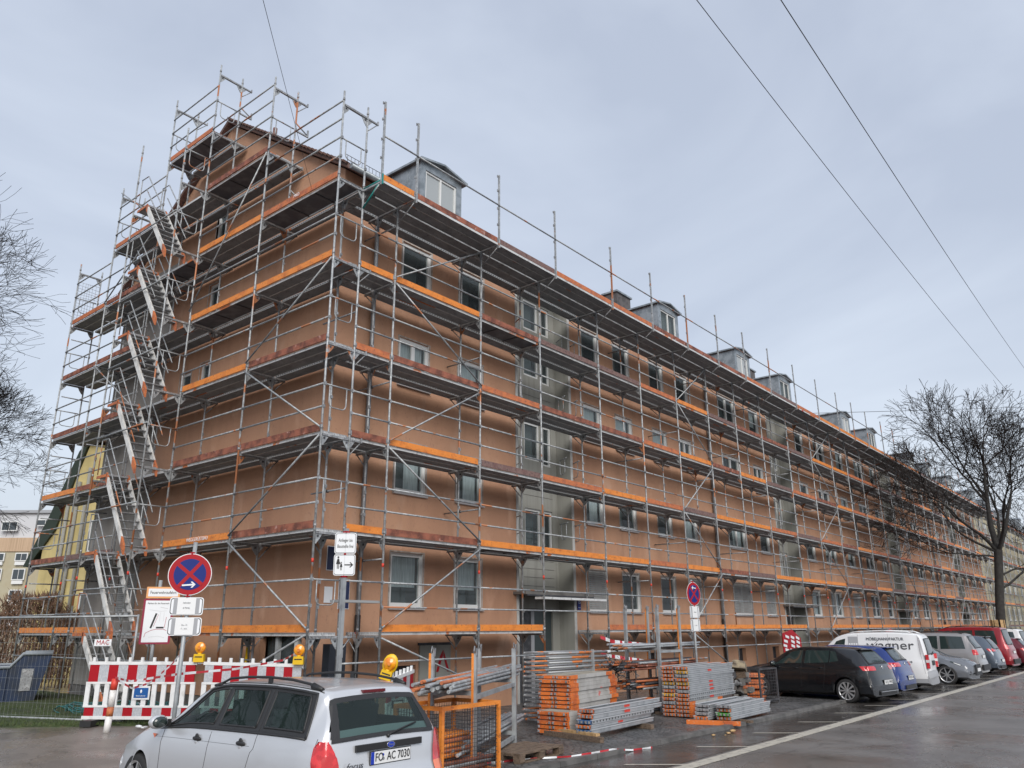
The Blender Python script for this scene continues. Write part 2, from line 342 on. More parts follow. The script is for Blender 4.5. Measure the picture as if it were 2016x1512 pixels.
for i in range(110):
    x = -1.2 + i * 1.0
    kb.box((x + .5, -5.28, .035), (.985, .15, .09), m_kerb)
struct("kerb", kb)
lb = M(); LN = 36
def lawn_edge(t):   # polyline of lawn front edge, t in x
    pass
pts = [(-9, 7.2), (-5.2, 5.2), (-3.75, 3.6), (-3.2, 2.9), (-2.35, 2.15), (-1.7, 1.5), (-1.25, 1.0)]
def edge_y(x):
    for a, b_ in zip(pts, pts[1:]):
        if a[0] <= x <= b_[0]: return a[1] + (b_[1] - a[1]) * (x - a[0]) / (b_[0] - a[0])
    return 1.0 if x > -1.25 else 7.2
nx, ny = 60, 44; k = lb.mi(m_grass)
for j in range(ny + 1):
    for i in range(nx + 1):
        x = -9 + 10.1 * i / nx; e = edge_y(x) + .07 * sin(9 * x) + .05 * sin(23 * x); y = e + (22 - e) * (j / ny) ** 1.5
        lb.v.append((x, y, gz(x, y) + (.03 if j else -.01) + .02 * random.random()))
for j in range(ny):
    for i in range(nx):
        q = j * (nx + 1) + i; lb.f.append((q, q + 1, q + nx + 2, q + nx + 1)); lb.m.append(k); lb.smooth.add(len(lb.f) - 1)
struct("lawn", lb)
gr = M()
m_blade = mat("grass_blades", (.055, .085, .02), .7, 0, [((.1, .09, .04), 5, .55, .75)])
for i in range(9000):
    x = random.uniform(-5, .9); e = edge_y(x); y = e + random.random() ** 1.8 * 5.5 - .05
    if x > -.9 and y > 8: continue
    h = random.uniform(.03, .075); a = random.uniform(0, pi); z = gz(x, y) + .03; w = .006
    lx, ly = random.uniform(-.03, .03), random.uniform(-.03, .03)
    gr.face([(x - w * cos(a), y - w * sin(a), z), (x + w * cos(a), y + w * sin(a), z), (x + lx, y + ly, z + h)], m_blade)
o = ob("grass", gr); tag(o, "short wet grass of the lawn beside the gable scaffold", "grass", kind="stuff")
# line markings
ln = M(); ln.bx(-3, 120, -6.96, -6.72, .009, .0125, m_line); o = struct("edge_line", ln)
tk = M()
for i in range(14):
    xe = 2.12 + 2.37 * i
    tk.face([(xe - .04, -6.72, .0121), (xe + .06, -6.72, .0121), (xe - .5, -6.0, .0121), (xe - .6, -6.0, .0121)], m_line)
struct("bay_markings", tk)

# ================================================================ APARTMENT BUILDING
Y0, X0, XE = 1.3, 1.15, 77.0       # street wall plane, gable wall plane, far end
YB = 13.0; ZE = 13.2; ZR = 17.15; YR = 7.15
bld = thing("apartment_building", "long brown rendered apartment block with a gable end, wrapped in scaffolding", "building", (X0, Y0, 0))
FT = [3.76, 6.48, 9.24, 11.98]; WH = 1.28
def unit_windows(u0, first):
    if first: return [(3.2, 4.26), (5.4, 6.43), (11.5, 12.5), (13.5, 14.58), (16.1, 17.15), (18.2, 19.2)]
    return [(u0 + 1.45, u0 + 3.1), (u0 + 4.7, u0 + 5.75), (u0 + 10.6, u0 + 11.7), (u0 + 13.3, u0 + 15.0), (u0 + 17.0, u0 + 18.2)]
US = [1.15, 20.68, 39.6, 58.3]; UE = [20.68, 39.6, 58.3, 77.0]
stairs = [(8.0, 10.65), (27.5, 30.1), (46.4, 49.0), (65.1, 67.7)]
wins = []
for ui, u0 in enumerate(US):
    for (a, b_) in unit_windows(u0, ui == 0):
        for fl in range(4): wins.append((a, b_, FT[fl] - WH, FT[fl], fl, ui))
def wall_holes(axis, u0, u1, z0, z1, holes, plane, mat_, depth=.16, mb=None, nrev=0, rmat=None):
    """axis-aligned wall in plane; holes = (ua, ub, za, zb); reveals go inwards"""
    mb = mb or M(); us = sorted({u0, u1, *[h[0] for h in holes], *[h[1] for h in holes]}); us = [u for u in us if u0 <= u <= u1]
    zs = sorted({z0, z1, *[h[2] for h in holes], *[h[3] for h in holes]})
    P = (lambda u, z, d=0: (u, plane + d, z)) if axis == 'x' else (lambda u, z, d=0: (plane + d, u, z))
    for i in range(len(us) - 1):
        j = 0
        while j < len(zs) - 1:
            uc = (us[i] + us[i + 1]) / 2; zc = (zs[j] + zs[j + 1]) / 2
            if any(h[0] < uc < h[1] and h[2] < zc < h[3] for h in holes): j += 1; continue
            j2 = j
            while j2 + 1 < len(zs) - 1 and not any(h[0] < uc < h[1] and h[2] < (zs[j2 + 1] + zs[j2 + 2]) / 2 < h[3] for h in holes): j2 += 1
            mb.face([P(us[i], zs[j]), P(us[i + 1], zs[j]), P(us[i + 1], zs[j2 + 1]), P(us[i], zs[j2 + 1])], mat_); j = j2 + 1
    for (a, b_, c, d) in (holes[:-nrev] if nrev else holes):
        for q in ((P(a, c), P(a, d), P(a, d, depth), P(a, c, depth)), (P(b_, c), P(b_, c, depth), P(b_, d, depth), P(b_, d)), (P(a, c), P(a, c, depth), P(b_, c, depth), P(b_, c)), (P(a, d), P(b_, d), P(b_, d, depth), P(a, d, depth))):
            mb.face(q, rmat or mat_)
    return mb
holes = [(w[0], w[1], w[2], w[3]) for w in wins]
sholes = [(a, b_, 0.0, 12.9) for a, b_ in stairs]
for cx in (3.75, 8.0 + 7.2, 22.4, 25.9, 33.5, 41.5, 52.0): holes.append((cx - .36, cx + .36, .68, 1.18))
wm = wall_holes('x', X0, XE, 0.5, ZE, holes + sholes, Y0, m_wall, nrev=len(sholes))
pl_h = [(a, b_, 0, .5) for a, b_ in stairs]
# gable
gwin = [(6.85, 7.45, 2.5, 3.72), (6.95, 7.5, 5.35, 6.3)]
gwin = [(6.9, 7.45, z - 1.0, z) for z in (11.75, 9.3)] + [(7.95, 8.55, 8.2, 9.2), (6.9, 7.45, 13.1, 14.1), (9.8, 10.75, 2.4, 3.55)]
wg = wall_holes('y', Y0, 9.6, .5, ZE, [w for w in gwin if w[1] < 9.6 and w[3] < ZE] + [(1.75, 3.3, .5, 1.86)], X0, m_wall)
wg2 = wall_holes('y', 9.6, YB, .5, ZE, [gwin[-1]], X0, m_wallg)
gt = wall_holes('y', Y0, YB, ZE, ZE + 1e-4, [], X0, m_wall)
sl = (ZR - ZE) / (YR - Y0)
hy0, hy1 = 6.9, 7.45
gt = M(); zz = lambda y: ZR - sl * abs(y - YR)
gt.face([(X0, Y0, ZE), (X0, hy0, ZE), (X0, hy0, zz(hy0)), ], m_wall)
gt.face([(X0, hy1, ZE), (X0, YB, ZE), (X0, hy1, zz(hy1))], m_wall)
gt.face([(X0, hy0, 14.1), (X0, hy1, 14.1), (X0, hy1, zz(hy1)), (X0, YR, ZR), (X0, hy0, zz(hy0))], m_wall)
gt.add(wg); wm.add(gt)
# back and far end walls
wm.face([(X0, YB, .0), (XE, YB, 0), (XE, YB, ZE), (X0, YB, ZE)], m_wall)
wm.face([(XE, Y0, 0), (XE, YB, 0), (XE, YB, ZE), (XE, YR, ZR), (XE, Y0, ZE)], m_wall)
ob("wall", wm, bld, world=True)
ob("grey_gable_wall", wg2, bld, world=True)
pm = M()
xs_ = [X0 - .0] + [v for s in stairs for v in s] + [XE]
for i in range(0, len(xs_), 2): pm.bx(xs_[i], xs_[i + 1], Y0 + .03, Y0 + .3, -.3, .5, m_plinth)
pm.bx(X0 + .03, X0 + .3, Y0 + .31, 1.75, -.3, .5, m_plinth); pm.bx(X0 + .03, X0 + .3, 3.3, YB, -.3, .5, m_plinth)
ob("plinth", pm, bld, world=True)
# roof
rf = M(); ov = .35
for sgn, ye in ((-1, Y0), (1, YB)):
    y1 = ye + sgn * ov; z1 = ZE - ov * sl
    for t, mt in ((.18, m_tile),):
        a = [(X0 - .2, YR, ZR + t), (XE + .2, YR, ZR + t), (XE + .2, y1, z1 + t), (X0 - .2, y1, z1 + t)]
        b_ = [(p[0], p[1], p[2] - .14) for p in a]
        rf.face(a if sgn < 0 else a[::-1], mt); rf.face(b_[::-1], m_bb)
        rf.face([a[0], a[3], b_[3], b_[0]], m_tile); rf.face([a[3], a[2], b_[2], b_[3]], m_bb); rf.face([a[1], a[2], b_[2], b_[1]], m_bb)
roof = ob("roof", rf, bld, world=True)
# scalloped tile verge along the gable
vg = M()
for i in range(36):
    t = i / 36; y = Y0 - ov + (YR - Y0 + ov) * t; z = ZR - sl * (YR - y) + .2
    vg.box((X0 - .2, y + .08, z + .03), (.12, .2, .05), m_tile, rot=Matrix.Rotation(math.atan(sl) + .12, 3, 'X'))
ob("verge_tiles", vg, roof)
def on(o): o.location = (0, 0, 0); return o
roof.children[0].location = (0, 0, 0)
gt_ = M(); gt_.tube([(X0 - .15, Y0 - ov - .06, ZE - .14), (XE, Y0 - ov - .06, ZE - .14)], .075, m_zinc, 8); ob("gutter", gt_, bld, world=True)
m_chim = mat('chimney_cladding', (.11, .1, .1), .7, 0, [((.07, .065, .065), 4, .45, .6)])
for cx, cy, w in ((18.75, 4.2, 1.15), (33.6, 4.6, 1.1), (54.5, 4.6, 1.1)):
    c = M(); zc = ZR - sl * (YR - cy); c.bx(cx - w / 2, cx + w / 2, cy - .35, cy + .35, zc - .6, zc + 1.15, m_chim); c.bx(cx - w / 2 - .07, cx + w / 2 + .07, cy - .42, cy + .42, zc + 1.15, zc + 1.23, m_zinc)
    q = ob("chimney", c, roof); q.location = (0, 0, 0)
c = M(); c.tube([(1.9, 6.0, 16.2), (1.9, 6.0, 16.95)], .07, m_bb, 10); ob("vent_pipe", c, roof).location = (0, 0, 0)
# small snow guard ladder near the corner eave
c = M()
for k in range(12): c.tube([(X0 + .15 + k * .12, Y0 + .15, ZE + .25), (X0 + .15 + k * .12, Y0 + .15, ZE + .55)], .008, m_dark, 4)
for zc in (.25, .55): c.tube([(X0 + .1, Y0 + .15, ZE + zc), (X0 + 1.6, Y0 + .15, ZE + zc)], .01, m_dark, 4)
ob("snow_guard", c, roof).location = (0, 0, 0)
# dormers
m_zpane = mat('dormer_blind', (.36, .39, .4), .3)
DX = [5.27, 19.33, 26.98, 32.6, 43.0, 48.8, 59.4, 64.9, 73.0]
for i, cx in enumerate(DX):
    w = .89; yf = 2.0; zb = ZR - sl * (YR - yf); zt = 15.36; yb = YR - (ZR - zt - .2) / sl + .3
    d = M()
    wx = [(cx - .62, cx - .04), (cx + .04, cx + .62)]
    wall_holes('x', cx - w, cx + w, zb - .2, zt, [(cx - .66, cx + .66, 14.1, 15.15)], yf, m_zinc, .08, d)
    for sx in (-w, w): d.face([(cx + sx, yf, zb - .2), (cx + sx, yf, zt), (cx + sx, yb, zt), (cx + sx, yb, zt - .4)], m_zinc)
    for sx in (-w, w):
        for ys in (2.55, 3.2): d.bx(cx + sx - .012, cx + sx + .012, ys, ys + .03, zb, zt, m_zinc)
    d.face([(cx - w, yf, zt), (cx + w, yf, zt), (cx, yf, zt + .15)], m_zinc)
    rr = M()
    for sx in (-1, 1):
        rr.face([(cx, yf - .16, zt + .22), (cx, yb + .4, zt + .22), (cx + sx * (w + .12), yb, zt + .03), (cx + sx * (w + .12), yf - .16, zt + .03)], m_zinc)
        rr.face([(cx, yf - .16, zt + .16), (cx, yf - .16, zt + .22), (cx + sx * (w + .12), yf - .16, zt + .03), (cx + sx * (w + .12), yf - .16, zt - .04)], m_zinc)
        rr.face([(cx, yf - .16, zt + .16), (cx, yb + .4, zt + .16), (cx + sx * (w + .12), yb, zt - .04), (cx + sx * (w + .12), yf - .16, zt - .04)], m_zinc)
        rr.face([(cx + sx * (w + .12), yf - .16, zt + .03), (cx + sx * (w + .12), yb, zt + .03), (cx + sx * (w + .12), yb, zt - .04), (cx + sx * (w + .12), yf - .16, zt - .04)], m_zinc)
    do = ob("dormer", d, bld, world=True)
    ro = ob("dormer_roof", rr, do); ro.location = (0, 0, 0)
    fr = M()
    for a in (-.66, -.03, .6): fr.bx(cx + a, cx + a + .06, yf + .03, yf + .09, 14.1, 15.15, m_frame)
    for zc in (14.1, 15.09): fr.bx(cx - .6, cx + .6, yf + .035, yf + .085, zc, zc + .06, m_frame)
    ob("dormer_window_frame", fr, do).location = (0, 0, 0)
    g_ = M(); g_.face([(cx - .6, yf + .07, 14.16), (cx + .6, yf + .07, 14.16), (cx + .6, yf + .07, 15.09), (cx - .6, yf + .07, 15.09)], m_zpane if i % 2 == 0 else m_glass)
    g_.face([(cx - .62, yf + .2, 14.1), (cx + .62, yf + .2, 14.1), (cx + .62, yf + .2, 15.12), (cx - .62, yf + .2, 15.12)], m_room)
    ob("dormer_pane", g_, do).location = (0, 0, 0)
# stairwell bays
for si, (a, b_) in enumerate(stairs):
    s = M(); yb = Y0 + .55
    if si == 0:
        hs = [(9.0, 9.78, z, z + 1.2) for z in (4.3, 7.02, 9.75)] + [(9.0, 9.78, 11.35, 12.4), (9.95, 10.38, 11.35, 12.35)] + [(9.95, 10.38, z - .1, z + 1.2) for z in (4.3, 7.02, 9.75)]
    else: hs = [(a + 1.0, a + 1.78, z, z + 1.2) for z in (4.3, 7.02, 9.75)] + [(a + 1.95, a + 2.38, z - .1, z + 1.2) for z in (4.3, 7.02, 9.75)]
    dh = (a + .35, a + 2.3, 0, 2.55)
    wall_holes('x', a, b_, 0, 12.9, hs + [dh], yb, m_wallp, .12, s)
    s.face([(a, Y0, 0), (a, Y0, 12.9), (a, yb, 12.9), (a, yb, 0)], m_wallp); s.face([(b_, Y0, 0), (b_, yb, 0), (b_, yb, 12.9), (b_, Y0, 12.9)], m_wallp)
    s.face([(a, Y0, 12.9), (b_, Y0, 12.9), (b_, yb, 12.9), (a, yb, 12.9)], m_wallp)
    for z in (3.2, 3.45, 3.7, 3.95, 5.9, 6.15, 6.4, 6.65, 8.6, 8.85, 9.1, 9.35): s.bx(a + .9, b_ - .25, yb - .008, yb - .001, z, z + .012, m_plinth)
    so_ = ob("stairwell_bay", s, bld, world=True)
    e = M(); e.bx(a - .1, a - .002, Y0 - .02, Y0 + .05, .02, 12.9, m_trim); e.bx(b_ + .002, b_ + .12, Y0 - .02, Y0 + .05, .02, 12.9, m_trim)
    ob("corner_trim", e, so_).location = (0, 0, 0)
    for (wa, wb, za, zb_) in hs:
        f = M()
        for (p, q, c_, d_) in ((wa, wa + .07, za, zb_), (wb - .07, wb, za, zb_), (wa + .07, wb - .07, za, za + .07), (wa + .07, wb - .07, zb_ - .07, zb_)): f.bx(p, q, yb + .04, yb + .1, c_, d_, m_frame)
        fo = ob("stair_window", f, so_); fo.location = (0, 0, 0)
        g_ = M(); g_.face([(wa, yb + .08, za), (wb, yb + .08, za), (wb, yb + .08, zb_), (wa, yb + .08, zb_)], m_glass); g_.face([(wa, yb + .3, za), (wb, yb + .3, za), (wb, yb + .3, zb_), (wa, yb + .3, zb_)], m_room)
        ob("pane", g_, so_).location = (0, 0, 0)
    d = M(); d.bx(a + .35, a + 1.25, yb + .02, yb + .07, 0, 2.5, m_dark); d.bx(a + 1.25, a + 1.4, yb + .01, yb + .08, 0, 2.5, m_sgrey); d.bx(a + 1.4, a + 2.25, yb + .03, yb + .07, 0, 2.5, mat("door_green", (.045, .06, .062), .4) if si == 0 else m_dark)
    ob("entrance_door", d, bld, world=True)
    c = M(); c.bx(a - .25, b_ + .45, Y0 - .45, yb, 2.9, 2.98, m_plinth); c.bx(a - .2, b_ + .4, Y0 - .47, Y0 - .43, 2.86, 2.9, m_dark)
    ob("door_canopy", c, bld, world=True)
# windows
def make_window(axis, a, b_, za, zb_, plane, style, parent, stuff=None, frame_m=None):
    """returns (frame, fill, sill) builders in world coordinates"""
    fm = frame_m or m_frame; fr = M(); gl = M(); si_ = M()
    def B(mb, u0, u1, d0, d1, z0, z1, mt):
        if axis == 'x': mb.bx(u0, u1, plane + d0, plane + d1, z0, z1, mt)
        else: mb.bx(plane + d0, plane + d1, u0, u1, z0, z1, mt)
    def Q(mb, u0, u1, d, z0, z1, mt):
        if axis == 'x': mb.face([(u0, plane + d, z0), (u1, plane + d, z0), (u1, plane + d, z1), (u0, plane + d, z1)], mt)
        else: mb.face([(plane + d, u0, z0), (plane + d, u1, z0), (plane + d, u1, z1), (plane + d, u0, z1)], mt)
    t = .085
    for (p, q, c, d) in ((a, a + t, za, zb_), (b_ - t, b_, za, zb_), (a + t, b_ - t, za, za + t + .03), (a + t, b_ - t, zb_ - t, zb_)): B(fr, p, q, .05, .12, c, d, fm)
    if b_ - a > 1.3 or style in ('two', 'twoc'):
        mcx = (a + b_) / 2; B(fr, mcx - .06, mcx + .06, .045, .115, za + t + .03, zb_ - t, fm)
    if axis == 'x' :
        B(fr, b_ - .018, b_ - .003, .005, .05, za, zb_, fm)
    if not (axis == 'x' and a > 60):
        for (p, q, c, d) in ((a - .05, a - .004, za, zb_ + .045), (b_ + .004, b_ + .05, za, zb_ + .045), (a - .003, b_ + .003, zb_ + .004, zb_ + .04)): B(fr, p, q, -.004, .002, c, d, m_mort)
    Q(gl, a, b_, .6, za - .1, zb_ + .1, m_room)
    if style == 'shut':
        n = 19; h = (zb_ - za - .12) / n
        for i in range(n):
            z = za + .1 + i * h; B(gl, a + .03, b_ - .03, .015, .035, z, z + h * .82, m_shut)
    else:
        Q(gl, a + t, b_ - t, .09, za + t, zb_ - t, m_glass)
        if style in ('curt', 'twoc'): Q(gl, a + t, b_ - t, .2, za + t, zb_ - t, m_curt)
        if style == 'half': Q(gl, a + t, b_ - t, .2, za + (zb_ - za) * .38, zb_ - t, m_curt)
        if style == 'side': Q(gl, a + (b_ - a) * .45, b_ - t, .2, za + t, zb_ - t, m_curt)
        if style == 'blind':
            B(gl, a + t, b_ - t, .07, .085, za + (zb_ - za) * .55, zb_ - t, m_shut)
    B(si_, a - .05, b_ + .05, -.07, .05, za - .045, za - .002, m_sill)
    return fr, gl, si_
styles = {(3.2, 0): 'half', (5.4, 0): 'half', (3.2, 1): 'side', (5.4, 1): 'side', (3.2, 2): 'twoc', (5.4, 2): 'curt', (3.2, 3): 'glass', (5.4, 3): 'glass',
          (11.5, 0): 'shut', (13.5, 0): 'glass', (16.1, 0): 'glass', (18.2, 0): 'shut', (11.5, 2): 'curt', (13.5, 2): 'curt', (16.1, 2): 'curt', (18.2, 2): 'two', (11.5, 1): 'side', (13.5, 1): 'glass'}
rs = random.Random(3)
wins.sort(key=lambda w: w[0]); rest = M(); cnt = 0
for (a, b_, za, zb_, fl, ui) in wins:
    st = styles.get((a, fl)) or rs.choice(['glass', 'glass', 'curt', 'half', 'shut' if fl == 0 else 'glass', 'side', 'two'])
    if fl == 0 and 20.7 < a < 27: st = 'shut'
    fr, gl, si_ = make_window('x', a, b_, za, zb_, Y0, st, bld)
    if cnt < 96:
        o = ob("window", fr, bld, world=True)
        if st == 'shut': o['label'] = "window with its grey roller shutter closed"
        ob("shutter" if st == 'shut' else "pane", gl, o).location = (0, 0, 0); ob("sill", si_, o).location = (0, 0, 0); cnt += 1
    else: rest.add(fr); rest.add(gl); rest.add(si_)
if rest.f: ob("far_windows", rest, bld, world=True, kind="stuff")
for (a, b_, za, zb_) in gwin:
    fr, gl, si_ = make_window('y', a, b_, za, zb_, X0, 'shut' if a > 9 else 'glass', bld)
    o = ob("window", fr, bld, world=True); ob("pane", gl, o).location = (0, 0, 0); ob("sill", si_, o).location = (0, 0, 0)
# basement windows
for cx in (3.75, 15.2, 22.4, 25.9, 33.5, 41.5, 52.0):
    w_ = M(); w_.face([(cx - .4, Y0 + .17, .66), (cx + .4, Y0 + .17, .66), (cx + .4, Y0 + .17, 1.2), (cx - .4, Y0 + .17, 1.2)], m_dark)
    for k in range(7): w_.bx(cx - .33 + k * .105, cx - .32 + k * .105, Y0 + .14, Y0 + .15, .68, 1.18, m_dark)
    ob("basement_window", w_, bld, world=True)
# downpipes
for x, y in ((2.2, Y0 - .1), (20.68, Y0 - .1), (39.6, Y0 - .1), (58.3, Y0 - .1)):
    p = M(); p.tube([(x, y, .1), (x, y, 12.5), (x, y - .2, 13.0)], .055, m_zinc, 10)
    for z in (2, 4.5, 7, 9.5, 12): p.tube([(x, y, z), (x, y, z + .05)], .065, m_steel2, 10)
    p.tube([(x, y, .1), (x, y, 2.3)], .068, m_black, 10)
    ob("downpipe", p, bld, world=True)
# ground floor gable opening (shop entry) and house number plates
s = M(); s.bx(X0 + .3, X0 + .35, 1.75, 3.3, 0, 1.9, m_dark); s.bx(X0 + .1, X0 + .2, 2.02, 2.14, 0, 1.86, m_frame); s.bx(X0 + .1, X0 + .2, 2.75, 2.85, 0, 1.86, m_frameg)
s.face([(X0 + .22, 1.8, .3), (X0 + .22, 3.3, .3), (X0 + .22, 3.3, 1.86), (X0 + .22, 1.8, 1.86)], m_glass)
ob("shop_entrance", s, bld, world=True)
pn = M(); pn.bx(4.2, 5.25, Y0 - .045, Y0 - .005, .5, 1.62, m_wallp); pn.bx(4.15, 5.3, Y0 - .05, Y0 - .008, 1.62, 1.68, m_dark); pn.bx(4.72, 4.74, Y0 - .05, Y0 - .045, .5, 1.62, m_plinth)
po = ob("service_door", pn, bld, world=True)
mm = M()
mm.prism([(0, 0), (.07, 0), (.22, .36), (.22, .5), (.12, .36)], (4.75, Y0 - .056, 1.0), (1, 0, 0), (0, 0, 1), (0, 1, 0), .005, m_red)
mm.prism([(.24, .36), (.24, .5), (.46, 0), (.38, 0)], (4.75, Y0 - .056, 1.0), (1, 0, 0), (0, 0, 1), (0, 1, 0), .005, m_red)
ob("red_emblem", mm, po).location = (0, 0, 0)
m_navy = mat("navy_enamel", (.01, .018, .08), .3)
def plate(name, label, cat, c, w, h, mt, txts, frame=None):
    t = thing(name, label, cat, c)
    b = M(); b.box((0, -.01, 0), (w, .01, h), mt)
    if frame: b.box((0, -.004, 0), (w + .03, .006, h + .03), frame)
    ob("plate", b, t)
    for (s_, sz, dz, wd, tm) in txts: text(s_, sz, tm, t, (0, -.017, dz), (1, 0, 0), (0, -1, 0), width=wd)
    return t
plate("street_sign", "dark blue street name plate on the brown wall behind the pedestrian sign", "sign", (1.55, Y0 - .005, 3.5), .42, .5, m_navy, [("1", .2, .1, None, m_swhite), ("B", .12, -.16, None, m_swhite)], m_swhite)
plate("info_plate", "tall dark blue plate with white edge on the wall behind the square post", "sign", (1.85, Y0 - .005, 2.75), .28, .62, m_navy, [], m_swhite)
plate("house_number_plate", "small blue house number plate right of the first stairwell", "sign", (10.87, Y0 - .03, 2.7), .17, .34, m_sblue, [("15", .13, .05, .1, m_swhite), ("haus", .05, -.1, .1, m_swhite)])
plate("blue_notice", "small white and blue notice low at the building corner", "sign", (1.42, Y0 - .005, 2.72), .22, .34, m_swhite, [])
t = thing("ticket_stele", "dark stele with a lit blue screen at the building corner", "machine", (1.1, .55, gz(1.1, .55)))
b = M(); b.box((0, 0, .75), (.42, .22, 1.6), mat("anthracite", (.02, .025, .035), .4)); ob("body", b, t)
nx_, ny_ = -.35, -.94
b = M(); b.box((.05, -.113, 1.0), (.12, .006, .2), mat("blue_screen", (.02, .1, .25), .3, emit=(.1, .4, .8, .5))); ob("screen", b, t)
b = M(); b.box((.05, -.113, 1.36), (.16, .006, .16), m_sgrey); b.box((.05, -.118, 1.35), (.12, .006, .1), m_black); ob("coin_slot", b, t)
text("....", .1, m_swhite, t, (.05, -.118, 1.22), (1, 0, 0), (0, -1, 0), width=.13)
# far cream building
fb = thing("far_apartment_building", "cream apartment block continuing the row beyond the brown one, behind the tree", "building", (77.3, Y0, 0))
fh = []; 
for u in range(5):
    for a in (2, 5, 10, 13, 16.5):
        for fl in range(4): fh.append((77.3 + u * 19 + a, 77.3 + u * 19 + a + 1.3, FT[fl] - WH, FT[fl]))
fw = wall_holes('x', 77.3, 172, 0, ZE, fh, Y0, m_cream); fw.face([(77.3, Y0, 0), (77.3, YB, 0), (77.3, YB, ZE), (77.3, YR, ZR), (77.3, Y0, ZE)], m_cream)
ob("wall", fw, fb, world=True)
fr = M(); gl = M(); cc = 0
for h in fh:
    if cc < 60:
        x, y, z = make_window('x', *h, Y0, 'twoc' if cc % 3 else 'glass', fb); x.add(y); x.add(z); ob("window", x, fb, world=True)
    else:
        x, y, z = make_window('x', *h, Y0, 'glass', fb); fr.add(x); fr.add(y); fr.add(z)
    cc += 1
ob("far_windows", fr, fb, world=True, kind="stuff")
r_ = M()
for sgn, ye in ((-1, Y0), (1, YB)):
    a = [(77.3, YR, ZR + .1), (172, YR, ZR + .1), (172, ye + sgn * ov, ZE - ov * sl + .1), (77.3, ye + sgn * ov, ZE - ov * sl + .1)]; r_.face(a if sgn < 0 else a[::-1], m_tile)
ob("roof", r_, fb, world=True)
for cx in (84, 92, 103, 114, 125):
    d = M(); d.bx(cx - .9, cx + .9, 2.0, 4.5, 13.5, 15.4, m_zinc); d.prism([(-1, 0), (1, 0), (0, .28)], (cx, 1.9, 15.4), (1, 0, 0), (0, 0, 1), (0, 1, 0), 3, m_zinc); ob("dormer", d, fb, world=True)
# ================================================================ SCAFFOLD
Z1 = 1.94
LV = lambda n: Z1 + 2 * (n - 1)
class Parts:
    """collects parts of one thing; the nearest 'most' of each name become objects, the rest one object of kind stuff"""
    def __init__(s, parent): s.p = parent; s.d = {}; s.cache = {}
    def add(s, name, key, fn, loc, rz=0):
        s.d.setdefault(name, []).append((key, fn, Vector(loc), rz))
    def flush(s, most=98):
        base = absloc(s.p)
        for name, L in s.d.items():
            L.sort(key=lambda e: (e[2] - CAM).length); rest = M()
            for i, (key, fn, loc, rz) in enumerate(L):
                if (name, key) not in s.cache:
                    b = fn(); s.cache[(name, key)] = [b, None]
                c = s.cache[(name, key)]
                if i < most:
                    if c[1] is None: c[1] = c[0].mesh(name)
                    ob(name, None, s.p, loc=loc - base, mesh=c[1], rz=rz)
                else: rest.add(c[0], Matrix.Translation(loc) @ Matrix.Rotation(rz, 4, 'Z'))
            if rest.f: ob("far_" + name + "s", rest, s.p, world=True, kind="stuff")
# --- builders in local coordinates: +x along the scaffold, +y towards the wall
def deck_profile(L, kind=0):
    b = M(); x0, x1 = .03, L - .03
    def plank(y0, y1, perf_=False, wood=False):
        n = 8; w = (y1 - y0) / n; pr = []
        if wood:
            b.bx(x0, x1, y0 + .03, y1 - .03, -.03, -.004, m_dply)
            for k in (0.33, .66): b.bx(L * k - .02, L * k + .02, y0 + .02, y1 - .02, -.05, -.03, m_dark)
        else:
            b.bx(x0, x1, y0 + .012, y1 - .012, -.012, -.004, m_deck)
            for i in range(n):
                b.bx(x0, x1, y0 + .02 + i * w, y0 + .02 + i * w + w * .45, -.045, -.012, m_deck)
        mt = m_perf if perf_ else m_edge
        b.bx(x0, x1, y0, y0 + .012, -.062, 0, mt); b.bx(x0, x1, y1 - .012, y1, -.062, 0, mt)
        for e in (x0, x1 - .012): b.bx(e, e + .012, y0 + .012, y1 - .012, -.062, 0, m_edge)
    if kind == 0: plank(.05, .365); plank(.372, .69)
    elif kind == 1: plank(.05, .69, wood=True)
    elif kind == 2: plank(0, .315, perf_=True)      # inner bracket plank
    elif kind == 3: plank(-.62, -.31); plank(-.305, -.0, perf_=True)
    return b
def f_tube(L, r=.0215, mt=None): return lambda: M().tube([(.0, 0, 0), (L, 0, 0)], r, mt or m_steel, 6)
def f_board(L, mt, h=.15):
    def f():
        b = M(); b.bx(.045, L - .045, -.016, .016, .003, h, mt)
        for e in (.03, L - .06): b.bx(e, e + .03, -.022, .022, .02, h - .02, m_steel2)
        return b
    return f
def f_transom(w=.73):
    def f():
        b = M(); b.bx(-.026, .026, .025, w - .025, -.115, -.066, m_steel2)
        for y, s in ((.026, 1), (w - .026, -1)):
            b.prism([(0, 0), (.16 * s, 0), (.10 * s, -.1), (0.02 * s, -.2), (0, -.2)], (-.006, y, -.116), (0, 1, 0), (0, 0, 1), (1, 0, 0), .012, m_steel)
            b.disc((-.01, y + s * .05, -.16), (1, 0, 0), .022, m_dark, 8, .03)
        return b
    return f
def f_bracket(w=.36):
    def f():
        b = M(); b.bx(-.02, .02, .02, w, -.108, -.068, m_steel2); b.tube([(0, .02, -.42), (0, w - .03, -.1)], .014, m_steel2, 5)
        b.bx(-.015, .015, w - .03, w, -.068, -.0, m_steel2); b.prism([(.02, -.1), (.16, -.1), (.02, -.28)], (-.005, 0, 0), (0, 1, 0), (0, 0, 1), (1, 0, 0), .01, m_steel2)
        return b
    return f
